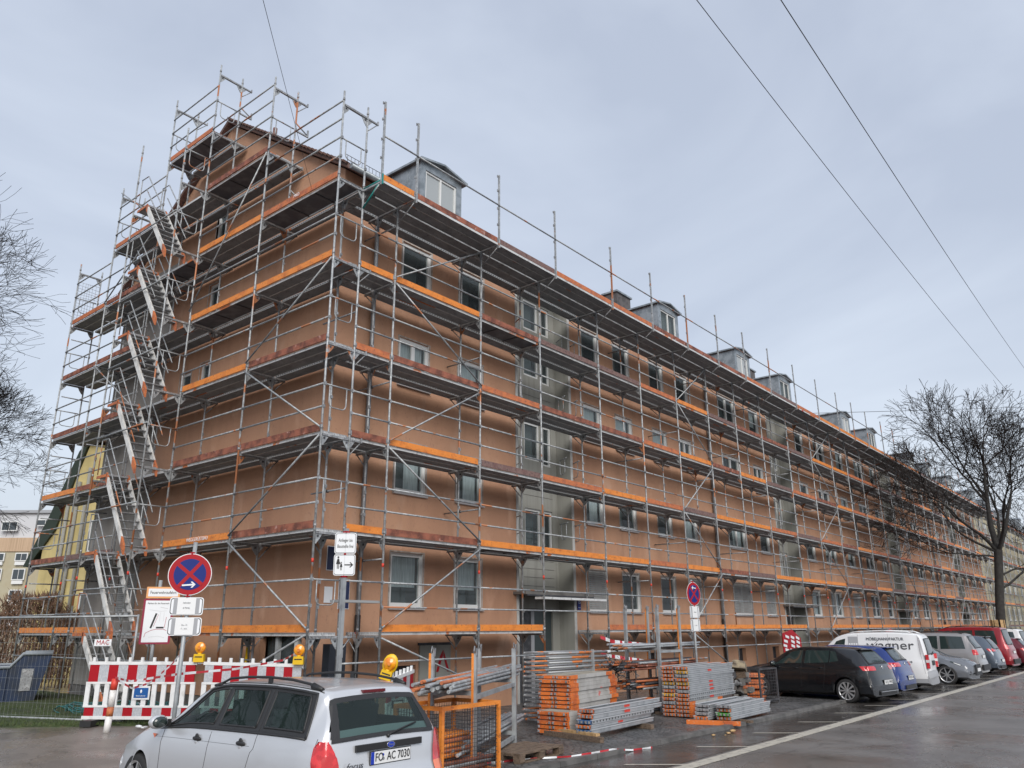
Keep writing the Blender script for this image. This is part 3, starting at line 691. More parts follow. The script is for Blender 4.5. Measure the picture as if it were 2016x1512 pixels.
def f_post(z0, z1, rings=True):
    def f():
        b = M(); b.tube([(0, 0, z0), (0, 0, z1)], .0245, m_steel, 8)
        z = Z1
        while z < z1 - .1:
            if z > z0 + .1: b.tube([(0, 0, z + .02), (0, 0, z + .075)], .03, m_steel2, 8)
            for dz in (.5, 1.0):
                if z0 < z + dz < z1: b.bx(-.022, .022, -.046, -.0, z + dz - .035, z + dz + .035, m_steel2)
            z += 2
        if rings: b.tube([(0, 0, 3.26), (0, 0, 3.34)], .0262, m_redm, 8)
        b.tube([(0, 0, z0 - .25), (0, 0, z0)], .018, m_dark, 6); b.box((0, 0, z0 - .25), (.14, .14, .01), m_steel2)
        return b
    return f
def f_ugate(w=.68):
    def f():
        b = M(); b.tube([(.02, 0, 1.0), (w, 0, 1.0)], .018, m_steel, 6)
        b.tube([(.14, 0, 1.0), (.14, 0, .62), (.17, 0, .55), (.23, 0, .52), (w - .18, 0, .52), (w - .12, 0, .55), (w - .09, 0, .62), (w - .09, 0, 1.0)], .013, m_steel, 6)
        return b
    return f
def f_brace(dx, dz): return lambda: M().tube([(0, -.05, 0), (dx, -.05, dz)], .021, m_steel, 6)
def f_coupler(): return M().box((0, -.035, 0), (.07, .09, .085), m_steel2).box((0, -.035, .05), (.03, .12, .025), m_dark)
rs = random.Random(11)
def board_mat():
    return rs.choices([m_or, m_or2, m_rb, m_bb], [.3, .38, .2, .12])[0]
near_board = {}   # (bay, level) overrides
# --- street scaffold
xs = [.73, 1.82, 4.89, 7.46, 10.53, 13.10, 15.67, 18.24, 20.81, 23.48, 26.50, 29.57]
while xs[-1] < 76: xs.append(xs[-1] + (2.57 if len(xs) % 3 else 3.07))
nb = len(xs) - 1
sc = thing("street_scaffold", "tall steel scaffold of six deck levels along the long street front of the brown block", "scaffold", (xs[0], 0, 0))
PT = Parts(sc)
near_board.update({(0, 1): None, (0, 2): m_or, (0, 3): m_rb, (0, 4): m_or2, (0, 5): m_or, (1, 1): m_or, (1, 2): m_rb, (1, 3): m_or, (1, 4): m_rb, (1, 5): m_or,
    (2, 1): m_or, (2, 2): m_or, (2, 3): m_bb, (2, 4): m_or2, (2, 5): m_rb, (3, 2): m_or, (3, 3): m_or2, (3, 4): m_rb, (3, 5): m_bb, (3, 1): None,
    (4, 1): m_or2, (4, 2): m_or, (4, 3): m_or, (4, 4): m_rb, (4, 5): m_bb, (5, 1): m_or, (5, 2): m_or2, (5, 3): m_or2, (5, 4): m_or2, (5, 5): m_or2, (6, 1): m_or, (6, 2): m_or,
    (6, 3): m_bb, (6, 4): m_or, (6, 5): m_or, (7, 1): m_or, (7, 2): m_rb, (7, 3): m_or, (7, 4): m_rb, (7, 5): m_bb, (8, 1): m_or, (8, 2): m_bb, (9, 1): m_or, (9, 2): m_or})
for i, x in enumerate(xs):
    g0 = gz(x, 0) + .3
    if i: PT.add("standard", ("o", round(g0, 1)), f_post(g0, 12.0), (x, 0, 0))
    PT.add("standard", ("i", round(g0, 1)), f_post(g0, 12.0, False), (x, .73, 0))
    for n in range(1, 7):
        z = LV(n)
        PT.add("transom", 0, f_transom(), (x, 0, z)); PT.add("bracket", 0, f_bracket(), (x, .73, z))
    PT.add("roof_bracket", 0, lambda: M().bx(-.025, .025, -.66, 0, -.11, -.065, m_steel2).tube([(0, -.6, -.1), (0, -.02, -.5)], .016, m_steel2, 6), (x, 0, LV(6)))
    gx = x if i > 1 else x + .1
    def gp():
        b = M(); b.bx(-.022, .022, -.022, .022, -.15, 2.08, m_steel)
        for z in (.55, 1.05, 1.6, 2.05): b.prism([(0, 0), (-.055, .01), (-.055, -.06), (-.035, -.06), (-.035, -.02), (0, -.03)], (-.02, -.012, z), (1, 0, 0), (0, 0, 1), (0, 1, 0), .024, m_steel2)
        return b
    PT.add("guard_post", 0, gp, (x, -.64, LV(6)))
for i in range(nb):
    x, Lb = xs[i], xs[i + 1] - xs[i]
    for n in range(1, 7):
        z = LV(n); kd = 0
        if (i, n) in ((2, 5), (2, 2)): kd = 1
        key = (round(Lb, 2), kd)
        door_bay = (n == 1 and (i == 3 or (i > 8 and i % 7 == 3)))
        if n == 6 and i < 1: PT.add("deck", key + (6,), lambda Lb=Lb: deck_profile(Lb, 0), (x, 0, z))
        elif not door_bay and not (i == 0 and n == 1): PT.add("deck", key, lambda Lb=Lb, kd=kd: deck_profile(Lb, kd), (x, 0, z))
        if not door_bay and not (i == 0 and n == 1): PT.add("inner_deck", round(Lb, 2), lambda Lb=Lb: deck_profile(Lb, 2), (x, .775, z))
        if n < 6:
            bm = near_board.get((i, n), board_mat()) if (i, n) in near_board else (rs.choices([m_or, m_or2], [.75, .25])[0] if n in (1,) else board_mat())
            if bm is not None and not door_bay: PT.add("toe_board", (round(Lb, 2), bm.name), f_board(Lb, bm), (x, .022, z))
            for dz in (.5, 1.0):
                if i == 0 and n == 1 and dz == .5: continue
                PT.add("guardrail", round(Lb, 2), f_tube(Lb), (x, -.025, z + dz))
        else:
            PT.add("eaves_deck", round(Lb, 2), lambda Lb=Lb: deck_profile(Lb, 3), (x, 0, z))
            bm = [m_or, m_rb, m_bb, m_or2, m_or2, m_rb, m_rb, m_rb, m_or2, m_bb, m_or2][i] if i < 11 else board_mat()
            PT.add("toe_board", (round(Lb, 2), bm.name), f_board(Lb, bm), (x, -.61, z))
            PT.add("guardrail", round(Lb, 2), f_tube(Lb), (x, -.67, z + 1.12))
    PT.add("guardrail", round(Lb, 2), f_tube(Lb), (x, -.025, 1.35))
    if i % 5 == 1:
        for n in range(0, 6):
            za = LV(n) if n else .35; zb_ = LV(n + 1); up = (n % 2 == 1)
            dzz = zb_ - za - .16
            if n == 0: PT.add("brace", ("lo", round(Lb, 2)), f_brace(Lb, -(zb_ - .12 - .75)), (x, 0, zb_ - .12))
            elif up: PT.add("brace", ("up", round(Lb, 2)), f_brace(Lb, dzz), (x, 0, za + .08))
            else: PT.add("brace", ("dn", round(Lb, 2)), f_brace(Lb, -dzz), (x, 0, za + .08 + dzz))
# inner standards with loose ties in the wall
for i, x in enumerate(xs):
    for n in (1, 2, 3, 4, 5):
        PT.add("wall_tie", 0, lambda: M().tube([(0, .1, 0), (0, 1.28, 0)], .02, m_steel2, 5).box((0, .73, 0), (.06, .06, .06), m_dark), (x + .06, 0, LV(n) + .9 + (i % 2) * .6)) if (i + n) % 2 == 0 and not 7.4 < x < 10.6 else None
# U gates in the stairwell bays
for x in (7.7, 9.9, 10.6):
    for n in (2, 3, 4, 5): PT.add("end_gate", 0, f_ugate(.6), (x, .9, LV(n) + .12), RD(60))
sb = []
PT.add("low_deck", 0, lambda: M().bx(0, 3.07, .02, .3, 0, .06, m_edge), (7.46, 0, 2.74))
PT.add("low_deck", 1, lambda: M().bx(0, 1.09, 0, .3, 0, .05, m_perf), (.73, .02, 2.52))
b_ = 0
PT.flush()
c = M(); c.bx(.7, 1.8, -.66, -.61, LV(6) - .1, LV(6) + .02, m_teal); c.tube([(1.15, -.63, LV(6) - .05), (.78, -.1, LV(6) - .6)], .02, m_teal, 6)
c = M(); c.tube([(.73, -.66, LV(6) - .03), (.73, 0, LV(6) - .03)], .024, m_teal, 8); c.tube([(.73, -.6, LV(6) - .06), (.73, 0, LV(6) - .55)], .022, m_teal, 8); c.bx(.71, .75, -.68, -.64, LV(6) - .15, LV(6) + .12, m_teal)
ob("teal_bracket", c, sc, world=True)
# little ladders far along the scaffold
lad = M()
for x0 in (46.0, 62.0):
    for z0 in (2.0, 6.0):
        for dx in (0, .35): lad.tube([(x0 + dx, .15, z0), (x0 + dx + .5, .3, z0 + 2.1)], .018, m_steel, 5)
        for k in range(7): lad.tube([(x0 + .07 * k, .15 + .02 * k, z0 + .3 * k), (x0 + .35 + .07 * k, .15 + .02 * k, z0 + .3 * k)], .012, m_steel, 4)
ob("access_ladder", lad, sc, world=True)

# --- gable scaffold (built along +y: local +x -> world +y, local +y -> world +x)
ys = [0, 3.07, 6.14, 8.71, 11.78, 14.35]
gs = thing("gable_scaffold", "stepped steel scaffold rising to the roof peak on the gable end of the brown block", "scaffold", (0, 0, gz(0, 0)))
PG = Parts(gs)
def mir(fn):     # mirror local y -> so that rotated 90 deg it faces the gable
    def f():
        b = fn(); b.v = [(p[0], -p[1], p[2]) for p in b.v]; b.f = [tuple(reversed(q)) for q in b.f]; return b
    return f
R90 = pi / 2
tops = {0: 14.22, 1: 16.2, 2: 18.2, 3: 18.2, 4: 16.2, 5: 14.2}
lev = {0: 6, 1: 7, 2: 8, 3: 7, 4: 6}
for i, y in enumerate(ys):
    g0 = gz(0, y) + .28
    PG.add("standard", ("o", tops[i], round(g0, 1)), f_post(g0, tops[i]), (0, y, 0))
    PG.add("standard", ("i", tops[i], round(g0, 1)), f_post(g0, tops[i] - .05, False), (.73, y, 0))
    for n in range(1, 10):
        if LV(n) > tops[i] - .1: continue
        fn = f_transom(); 
        PG.add("transom", 0, mir(fn), (0, y, LV(n)), R90)
        if i not in (5,): PG.add("bracket", 0, mir(f_bracket(.34)), (.73, y, LV(n)), R90)
def boardg(i, n):
    return {(0, 1): m_or, (0, 2): m_rb, (0, 3): m_rb, (0, 4): m_rb, (0, 5): m_or, (0, 6): m_or2, (1, 1): m_or, (1, 2): m_or, (1, 3): m_rb, (1, 4): m_or, (1, 5): m_or, (1, 6): m_or,
            (1, 7): m_rb, (2, 8): m_or2, (3, 7): m_or2, (4, 6): m_or2, (4, 5): m_rb, (4, 4): m_rb, (4, 3): m_or, (4, 2): m_rb, (4, 1): m_or, (3, 1): m_or, (3, 2): m_bb}.get((i, n), None if i == 2 else m_rb)
for i in range(5):
    y, Lb = ys[i], ys[i + 1] - ys[i]
    for n in range(1, lev[i] + 1):
        z = LV(n); kd = 1 if (i, n) in ((1, 7), (0, 6), (2, 8), (1, 5), (2, 6)) else 0
        PG.add("deck", (round(Lb, 2), kd), mir(lambda Lb=Lb, kd=kd: deck_profile(Lb, kd)), (0, y, z), R90)
        if n > 1 : PG.add("inner_deck", round(Lb, 2), mir(lambda Lb=Lb: deck_profile(Lb, 2)), (.775, y, z), R90)
        bm = boardg(i, n)
        if bm: PG.add("toe_board", (round(Lb, 2), bm.name), f_board(Lb, bm), (.022, y, z), R90)
        dzs = [.5, 1.0]
        if n == lev[i]: dzs = [.5, 1.0, 1.5] + ([2.0] if i in (0, 1) else [])
        if i == 2 and n < 8: dzs = [] 
        for dz in dzs: PG.add("guardrail", round(Lb, 2), f_tube(Lb), (-.025, y, z + dz), R90)
    PG.add("guardrail", round(Lb, 2), f_tube(Lb), (-.025, y, 1.3), R90)
    PG.add("inner_rail", round(Lb, 2), f_tube(Lb, .02, m_steel2), (1.1, y, LV(min(lev[i], 6)) + .15), R90)
ubr = [(0, 0, 1, -1), (0, 1, 2, 1), (0, 0, 0, 0)]
def gbrace(y0, z0, y1, z1):
    k = (round(y1 - y0, 2), round(z1 - z0, 2)); PG.add("brace", k, lambda: M().tube([(0, .05, 0), (k[0], .05, k[1])], .021, m_steel, 6), (0, y0, z0), R90)
gbrace(0, 2.02, 3.07, 3.86); gbrace(0, 5.82, 3.07, 4.0); gbrace(0, 6.0, 3.07, 7.85); gbrace(0, 9.85, 3.07, 8.05)
gbrace(0, 1.9, 3.07, .75); gbrace(3.07, 13.85, 6.14, 10.2); gbrace(8.71, 13.8, 11.78, 12.0); gbrace(8.71, 13.9, 11.78, 16.0); gbrace(8.71, 8.0, 11.78, 9.9)
for n in range(1, 7):
    PG.add("end_gate", 0, f_ugate(), (0, 0, LV(n)))
for i, n in ((1, 7), (2, 8), (5, 6), (4, 7), (3, 8)): PG.add("end_gate", 0, f_ugate(), (0, ys[i], LV(n)))
for n in range(1, 6): PG.add("end_gate", 0, f_ugate(), (0, 14.35, LV(n)))
for i, z in ((1, 16.0), (2, 18.0), (1, 13.94), (2, 15.9)):
    PG.add("console", 0, mir(lambda: M().tube([(0, 0, -.05), (0, .4, -.25)], .02, m_steel, 5).bx(-.02, .02, 0, .42, -.3, -.26, m_steel).bx(-.02, .02, .38, .42, -.3, -.08, m_steel)), (.73, ys[i], z - .8), R90)
for y, zs in ((11.78, (1, 2, 3, 4, 5)), (14.35, (1, 2, 3, 4, 5))):
    for n in zs: PG.add("wall_tie", 0, lambda: M().tube([(-.15, 0, 0), (.75, 0, 0)], .02, m_steel2, 5), (.2, y - .1, LV(n) + 1.45))
PG.flush()
c = M()
for k in range(14): c.tube([(0.02, 14.32 - .0, 12.1 + .11 * k), (.71, 14.32, 12.1 + .11 * k + .05 * sin(k))], .006, m_steel, 3)
for k in range(8): c.tube([(.03 + .095 * k, 14.33, 12.05), (.03 + .095 * k + .03 * sin(k), 14.33, 13.55)], .006, m_steel, 3)
for k in range(12): c.tube([(.73, 14.3 - .2 * k, 12.1), (.73, 14.3 - .2 * k, 12.9)], .006, m_steel, 3)
for k in range(6): c.tube([(.73, 14.3, 12.15 + .15 * k), (.73, 12, 12.15 + .15 * k)], .006, m_steel, 3)
ob("safety_net", c, gs, world=True)
lt = thing("toe_board_lettering", "", "x"); bpy.data.objects.remove(lt)
tb = next(o for o in gs.children if o.name.startswith("toe_board"))
for nm, body, y, z, w in (("firm_lettering", "WEGGERÜSTBAU", 4.45, LV(2) + .085, .95), ("firm_lettering", "MKD", 1.6, LV(6) + .085, .22)):
    t = text(body, .12, m_swhite, gs, Vector((-.0165 + .0 - .004, y, z)) - absloc(gs), (0, -1, 0), (-1, 0, 0), name=nm, width=w)

# --- stair tower
st = thing("stair_tower", "scaffold stair tower of parallel steel flights standing on the left of the gable", "stairs", (-.4, 7.4, gz(-.4, 7.4)))
PS = Parts(st)
for (x, y, top) in ((-.73, 6.14, 15.6), (-.73, 8.95, 16.25)):
    g0 = gz(x, y) + .25; PS.add("standard", (x, y), f_post(g0, top), (x, y, 0))
for n in range(1, 8):
    z = LV(n)
    PS.add("transom", 0, mir(f_transom(.73)), (-.73, 6.14, z), R90)
    PS.add("transom", 0, mir(f_transom(.73)), (-.73, 8.95, z), R90)
    PS.add("end_gate", 0, f_ugate(), (-.73, 6.14, z))
    if n < 7: PS.add("guardrail", 0, f_tube(2.81), (-.76, 6.14, z + 1.05), R90)
    def landing():
        b = M(); b.bx(0, .56, 0, .62, -.05, 0, m_deck); b.bx(-.02, 0, 0, .62, -.07, .005, m_or2); return b
    PS.add("landing", 0, landing, (-.68, 8.15, z))
    zt = z; zb_ = LV(n - 1) if n > 1 else gz(-.7, 6.5) + .05; H = zt - zb_
    ln = math.atan2(H, 1.55)
    def flight(H=H):
        b = M(); n_ = 9; D = 1.55
        for x in (0, .56):
            for (t0, t1, mt) in ((0, .07, m_or2), (.07, .88, m_sgreyL), (.88, 1, m_or2)):
                p = [(-D * t0, -H * t0), (-D * t1, -H * t1)]
                b.prism([(p[0][0], p[0][1] + .04), (p[0][0], p[0][1] - .18), (p[1][0], p[1][1] - .18), (p[1][0], p[1][1] + .04)], (x, 0, 0), (0, 1, 0), (0, 0, 1), (1, 0, 0), .05, mt)
        for k in range(n_):
            t = (k + .6) / n_; b.bx(.037, .558, -D * t - .09, -D * t + .09, -H * t - .06, -H * t - .035, m_steel2)
        return b
    m_sgreyL = m_gal2 = globals().get('m_gal2') or mat("stair_aluminium", (.72, .72, .7), .5, .1, [((.52, .51, .49), 5, .45, .65)])
    globals()['m_gal2'] = m_gal2; globals()['m_sgreyL'] = m_gal2
    PS.add("flight", round(H, 2), flight, (-.70, 8.2, z))
    def rails(H=H):
        b = M(); D = 1.55
        for x in (-.03, .6):
            for o_ in (.95, .5): b.tube([(x, .45 if o_ > .9 else .1, o_ + .02), (x, .05, o_), (x, -D * .93, -H * .93 + o_), (x, -D * 1.02, -H * .9 + o_ - .25)] if o_ > .9 else [(x, .05, o_), (x, -D * .93, -H * .93 + o_)], .017, m_steel, 6)
            b.tube([(x, .45, .95), (x, .45, .02)], .015, m_steel, 5)
        return b
    PS.add("handrail", round(H, 2), rails, (-.70, 8.2, z))
PS.flush()
# --- far scaffold in front of the cream block
fs = thing("far_scaffold", "far steel scaffold in front of the cream block at the end of the street", "scaffold", (77.5, 0, 0))
PF = Parts(fs); x = 78.0
while x < 150:
    Lb = 2.8
    PF.add("standard", 0, f_post(.3, 12.5, False), (x, 0, 0)); PF.add("standard", 0, f_post(.3, 12.5, False), (x, .73, 0))
    for n in range(1, 7):
        z = LV(n); PF.add("deck", 0, lambda: M().bx(.03, 2.77, .05, .69, -.06, 0, m_deck), (x, 0, z))
        bm = board_mat(); PF.add("toe_board", bm.name, f_board(Lb, bm), (x, .022, z))
        for dz in (.5, 1.0): PF.add("guardrail", 0, f_tube(Lb), (x, -.025, z + dz))
    if int(x) % 3 == 0: PF.add("brace", 0, f_brace(Lb, 1.8), (x, 0, LV(1 + int(x) % 4)))
    x += Lb
PF.flush(60)
# ================================================================ VEHICLES
def pchip(tab, x):
    if x <= tab[0][0]: return tab[0][1]
    if x >= tab[-1][0]: return tab[-1][1]
    n = len(tab)
    for i in range(n - 1):
        if x <= tab[i + 1][0]: break
    def sl_(j): return (tab[j + 1][1] - tab[j][1]) / (tab[j + 1][0] - tab[j][0])
    def m_(j):
        if j == 0: return sl_(0)
        if j == n - 1: return sl_(n - 2)
        a, b = sl_(j - 1), sl_(j)
        return 0 if a * b <= 0 else 2 * a * b / (a + b)
    x0, y0 = tab[i]; x1, y1 = tab[i + 1]; h = x1 - x0; t = (x - x0) / h
    return (2 * t**3 - 3 * t**2 + 1) * y0 + (t**3 - 2 * t**2 + t) * h * m_(i) + (-2 * t**3 + 3 * t**2) * y1 + (t**3 - t**2) * h * m_(i + 1)
def paint(name, col, metal=.5, rough=.28):
    m = mat(name, col, rough, metal, None, coat=.8); N, L, P = nodes(m)
    g = N.new('ShaderNodeTexCoord'); v = N.new('ShaderNodeTexVoronoi'); v.inputs['Scale'].default_value = 90; L.new(g.outputs['Object'], v.inputs['Vector'])
    r = N.new('ShaderNodeMapRange'); r.inputs[1].default_value = .0; r.inputs[2].default_value = .3; r.inputs[3].default_value = 1; r.inputs[4].default_value = 0; L.new(v.outputs['Distance'], r.inputs[0])
    b = N.new('ShaderNodeBump'); b.inputs['Strength'].default_value = .12; b.inputs['Distance'].default_value = .003; L.new(r.outputs[0], b.inputs['Height']); L.new(b.outputs[0], P.inputs['Coat Normal'])
    return m
m_tail = mat("tail_lamp_red", (.5, .012, .015), .15, 0, [((.65, .02, .025), 14, .5, .55)], coat=1)
m_tail2 = mat("tail_lamp_amber", (.85, .2, .08), .2, coat=1)
m_tailw = mat("tail_lamp_clear", (.7, .66, .66), .2, coat=1)
m_chrome = mat("chrome", (.7, .7, .71), .15, 1)
m_rim = mat("alloy_rim", (.55, .56, .57), .35, .7)
m_seam = mat("panel_gap", (.02, .02, .02), .8)
m_plate = mat("plate_white", (.75, .76, .76), .4)
m_eu = mat("plate_blue_band", (.01, .04, .4), .4)
class Car:
    def __init__(s, name, label, loc, h, L, W, zt, wt, belt, axles, pnt, group=None, r=.31, zb=.2, rb=.12, fb=.33, cat="car", bumper=None, sill=None, openings=None):
        s.L, s.W, s.zt, s.wt, s.belt, s.ax, s.r, s.zb, s.rb, s.fb = L, W, zt, wt, belt, axles, r, zb, rb, fb
        s.t = thing(name, label, cat, loc, RD(h), group); s.p = pnt
        xs_ = sorted(set([round(a[0], 3) for a in zt] + [round(L * i / 110, 3) for i in range(111)] + [round(.004 * i, 4) for i in range(30)]))
        b = M(); k = b.mi(pnt); kl = b.mi(bumper or pnt); ks = b.mi(sill or pnt); rows = []
        KS = [0, 1, 2, 2.6, 3, 3.5, 4, 4.5, 5, 5.5, 6, 6.5, 7, 7.5, 8, 8.5, 9]
        op = openings
        if op:
            KS = [0, 1, 2, 2.6, 3, 3.5, 4, 4.5] + [5 + .05 * i for i in range(21)] + [6.25, 6.5, 6.75, 7, 7.25, 7.5, 7.75, 8, 8.5, 9]; xs_ = sorted(set(xs_ + [round(.02 * i, 3) for i in range(int(L / .02))]))
        def hit(x, k, c):
            v = (k - c[0][1]) / (c[2][1] - c[0][1])
            return 0 < v < 1 and c[0][0] * (1 - v) + c[3][0] * v < x < c[1][0] * (1 - v) + c[2][0] * v
        for x in xs_:
            half = [s.S(x, q) for q in KS]
            row = half + [Vector((p.x, -p.y, p.z)) for p in half[-2::-1]]
            rows.append(len(b.v)); b.v += [tuple(p) for p in row]
        n = len(KS) * 2 - 1
        for i in range(len(xs_) - 1):
            for j in range(n - 1):
                a, c = rows[i] + j, rows[i + 1] + j
                jj = j if j < len(KS) - 1 else n - 2 - j
                mt = None
                if op:
                    xm = (xs_[i] + xs_[i + 1]) / 2; km_ = (KS[jj] + KS[jj + 1]) / 2
                    if any(hit(xm, km_, q) for q in op['side']): continue
                    if op['rear'][0] < xm < op['rear'][1] and km_ > op['rear'][2]: continue
                    if op['front'][0] < xm < op['front'][1] and km_ > op['front'][2]: continue
                    if hit(xm, km_, op['frame']): mt = b.mi(m_black)
                b.smooth.add(len(b.f)); b.f.append((a, a + 1, c + 1, c))
                keep = mt
                zc = b.v[a][2]
                mt = k if keep is None else keep
                if bumper and (xs_[i] < .05 or xs_[i] > L - .1) and zc < .62: mt = kl
                if bumper and jj < 3: mt = kl
                if sill and jj < 3: mt = ks
                b.m.append(mt)
        b.f.append(tuple(rows[0] + j for j in range(n))[::-1]); b.m.append(kl)
        b.f.append(tuple(rows[-1] + j for j in range(n))); b.m.append(kl)
        me = b.mesh("body")
        try: me.set_sharp_from_angle(angle=RD(38))
        except Exception: pass
        s.body = ob("body", None, s.t, mesh=me)
        s.lin = ob("wheel_housing", M().bx(.12, L - .3, -W / 2 + .24, W / 2 - .24, zb - .03, .42, m_black), s.t)
    def width(s, x):
        w = s.W / 2; a = .45; 
        if x < a: w *= 1 - .055 * ((a - x) / a) ** 2
        f = s.L - .9
        if x > f: w *= 1 - .13 * ((x - f) / .9) ** 2
        return w
    def S(s, x, k):
        top = pchip(s.zt, x); w = s.width(x); wt = min(pchip(s.wt, x), w); bz = min(pchip(s.belt, x), top - .035); zb = s.zb
        pts = [(0, zb), (.86 * w, zb), (.965 * w, zb + .06), (w, zb + .27), (.985 * w, max(bz - .13, zb + .3)), (.94 * w, bz), (max(wt, .3), top - .045), (max(wt - .05, .25), top - .008), (.5 * wt, top + .008), (0, top + .014)]
        if top < zb + .5:
            f = max(.05, (top - zb) / .5); pts = [(p[0], zb + (p[1] - zb) * (f if p[1] < top - .1 else 1)) for p in pts]; pts = [(p[0], min(p[1], top + .014)) for p in pts]
        for xa in s.ax:
            ra = s.r + .055
            if abs(x - xa) < ra:
                za = s.r - .01 + math.sqrt(ra * ra - (x - xa) ** 2); pts = [(p[0], max(p[1], za)) if i < 5 else p for i, p in enumerate(pts)]
        i = min(int(k), 8); t = k - i; y = pts[i][0] + (pts[i + 1][0] - pts[i][0]) * t; z = pts[i][1] + (pts[i + 1][1] - pts[i][1]) * t
        q = min(1, abs(y) / (s.W / 2)); X = x + s.rb * q ** 4 * max(0, 1 - x / .8) - s.fb * q ** 3 * max(0, 1 - (s.L - x) / 1.2)
        return Vector((X, y, z))
    def N(s, x, k, side):
        e = 1e-3; a = s.S(x + e, k) - s.S(max(x - e, 0), k); c = s.S(x, min(k + .02, 9)) - s.S(x, max(k - .02, 0)); n = a.cross(c)
        if n.length < 1e-9: n = Vector((0, 1, 0))
        n.normalize(); p = s.S(x, k)
        if n.dot(Vector((0 if x > .5 and x < s.L - .5 else (-1 if x < .5 else 1), .6 if k < 6.5 else 0, .5))) < 0: n = -n
        return Vector((n.x, n.y * side, n.z))
    def pt(s, x, k, side=1, off=0):
        p = s.S(x, k); p.y *= side; return p + s.N(x, k, side) * off
    def quad(s, c, off, mt, side=1, nu=10, nv=6, b=None):
        """c: four (x,k) corners: bottom-rear, bottom-front, top-front, top-rear"""
        b = b or M(); km = b.mi(mt); B = len(b.v)
        for j in range(nv + 1):
            for i in range(nu + 1):
                u, v = i / nu, j / nv
                x = (c[0][0] * (1 - u) + c[1][0] * u) * (1 - v) + (c[3][0] * (1 - u) + c[2][0] * u) * v
                k = (c[0][1] * (1 - u) + c[1][1] * u) * (1 - v) + (c[3][1] * (1 - u) + c[2][1] * u) * v
                b.v.append(tuple(s.pt(x, k, side, off)))
        for j in range(nv):
            for i in range(nu):
                q = B + j * (nu + 1) + i; b.smooth.add(len(b.f)); b.f.append((q, q + 1, q + nu + 2, q + nu + 1)); b.m.append(km)
        return b
    def xz(s, z):   # tail x where the top profile reaches z
        x = 0
        while x < 2 and pchip(s.zt, x) < z: x += .002
        return x
    def ky(s, x, y):
        k = 9
        while k > 5 and s.S(x, k).y < y: k -= .02
        return k
    def tailp(s, z0, z1, y0, y1, off, mt, nu=12, nv=8, b=None, y0t=None, y1t=None):
        """patch on the tail between heights z0..z1 and lateral y0..y1 (signed)"""
        b = b or M(); km = b.mi(mt); B = len(b.v); y0t = y0 if y0t is None else y0t; y1t = y1 if y1t is None else y1t
        for j in range(nv + 1):
            v = j / nv; z = z0 + (z1 - z0) * v; x = s.xz(z)
            for i in range(nu + 1):
                u = i / nu; y = (y0 * (1 - u) + y1 * u) * (1 - v) + (y0t * (1 - u) + y1t * u) * v
                p = s.S(x, s.ky(x, abs(y))); n = s.N(x, 8, 1); nn = Vector((n.x, 0, n.z)).normalized()
                if nn.x > 0: nn = -nn
                b.v.append(tuple(Vector((p.x, math.copysign(p.y, y), p.z)) + nn * off))
        for j in range(nv):
            for i in range(nu):
                q = B + j * (nu + 1) + i; b.smooth.add(len(b.f)); b.f.append((q, q + nu + 1, q + nu + 2, q + 1)); b.m.append(km)
        return b
    def lamp(s, rows, sd, mt, off=.01, mt0=None, n0=0, b=None, sub=4):
        """rows: (z, inner y, length along the side); the patch wraps from the tail round the corner"""
        b = b or M(); R = []
        for r0, r1 in zip(rows, rows[1:]):
            for q in range(sub): R.append(tuple(r0[i] + (r1[i] - r0[i]) * q / sub for i in range(3)))
        R.append(rows[-1]); B = len(b.v); NT, NS = 6, 6
        for (z, ya, xl) in R:
            x = s.xz(z); x = max(x, .004); ym = s.S(x, 6.9).y
            for i in range(NT):
                y = ya + (ym - ya) * i / (NT - 1); p = s.S(x, s.ky(x, y)); b.v.append((p.x - off, sd * p.y, z))
            for i in range(1, NS + 1):
                xx = x + (.003, .009, .02, .05, .5, 1)[i - 1] * (xl if i > 4 else 1) + (.03 if i > 4 else 0); k = 6
                while k > 2.5 and s.S(xx, k).z > z: k -= .02
                p = s.S(xx, k); b.v.append((p.x - off * (1 - i / NS) * .7, sd * (p.y + off), z))
        n = NT + NS
        for j in range(len(R) - 1):
            for i in range(n - 1):
                q = B + j * n + i; b.f.append((q, q + 1, q + n + 1, q + n)); b.smooth.add(len(b.f) - 1); b.m.append(b.mi(mt0 if j < n0 else mt))
        return b
    def part(s, name, b, parent=None, label=None): return ob(name, b, parent or s.t, label=label)
    def seam(s, pts, side=1, r=.0035, b=None, mt=None):
        b = b or M(); P = []
        for (a, c) in zip(pts, pts[1:]):
            for i in range(8): P.append(s.pt(a[0] + (c[0] - a[0]) * i / 8, a[1] + (c[1] - a[1]) * i / 8, side, 0))
        P.append(s.pt(*pts[-1], side, 0)); b.tube(P, r, mt or m_seam, 4); return b
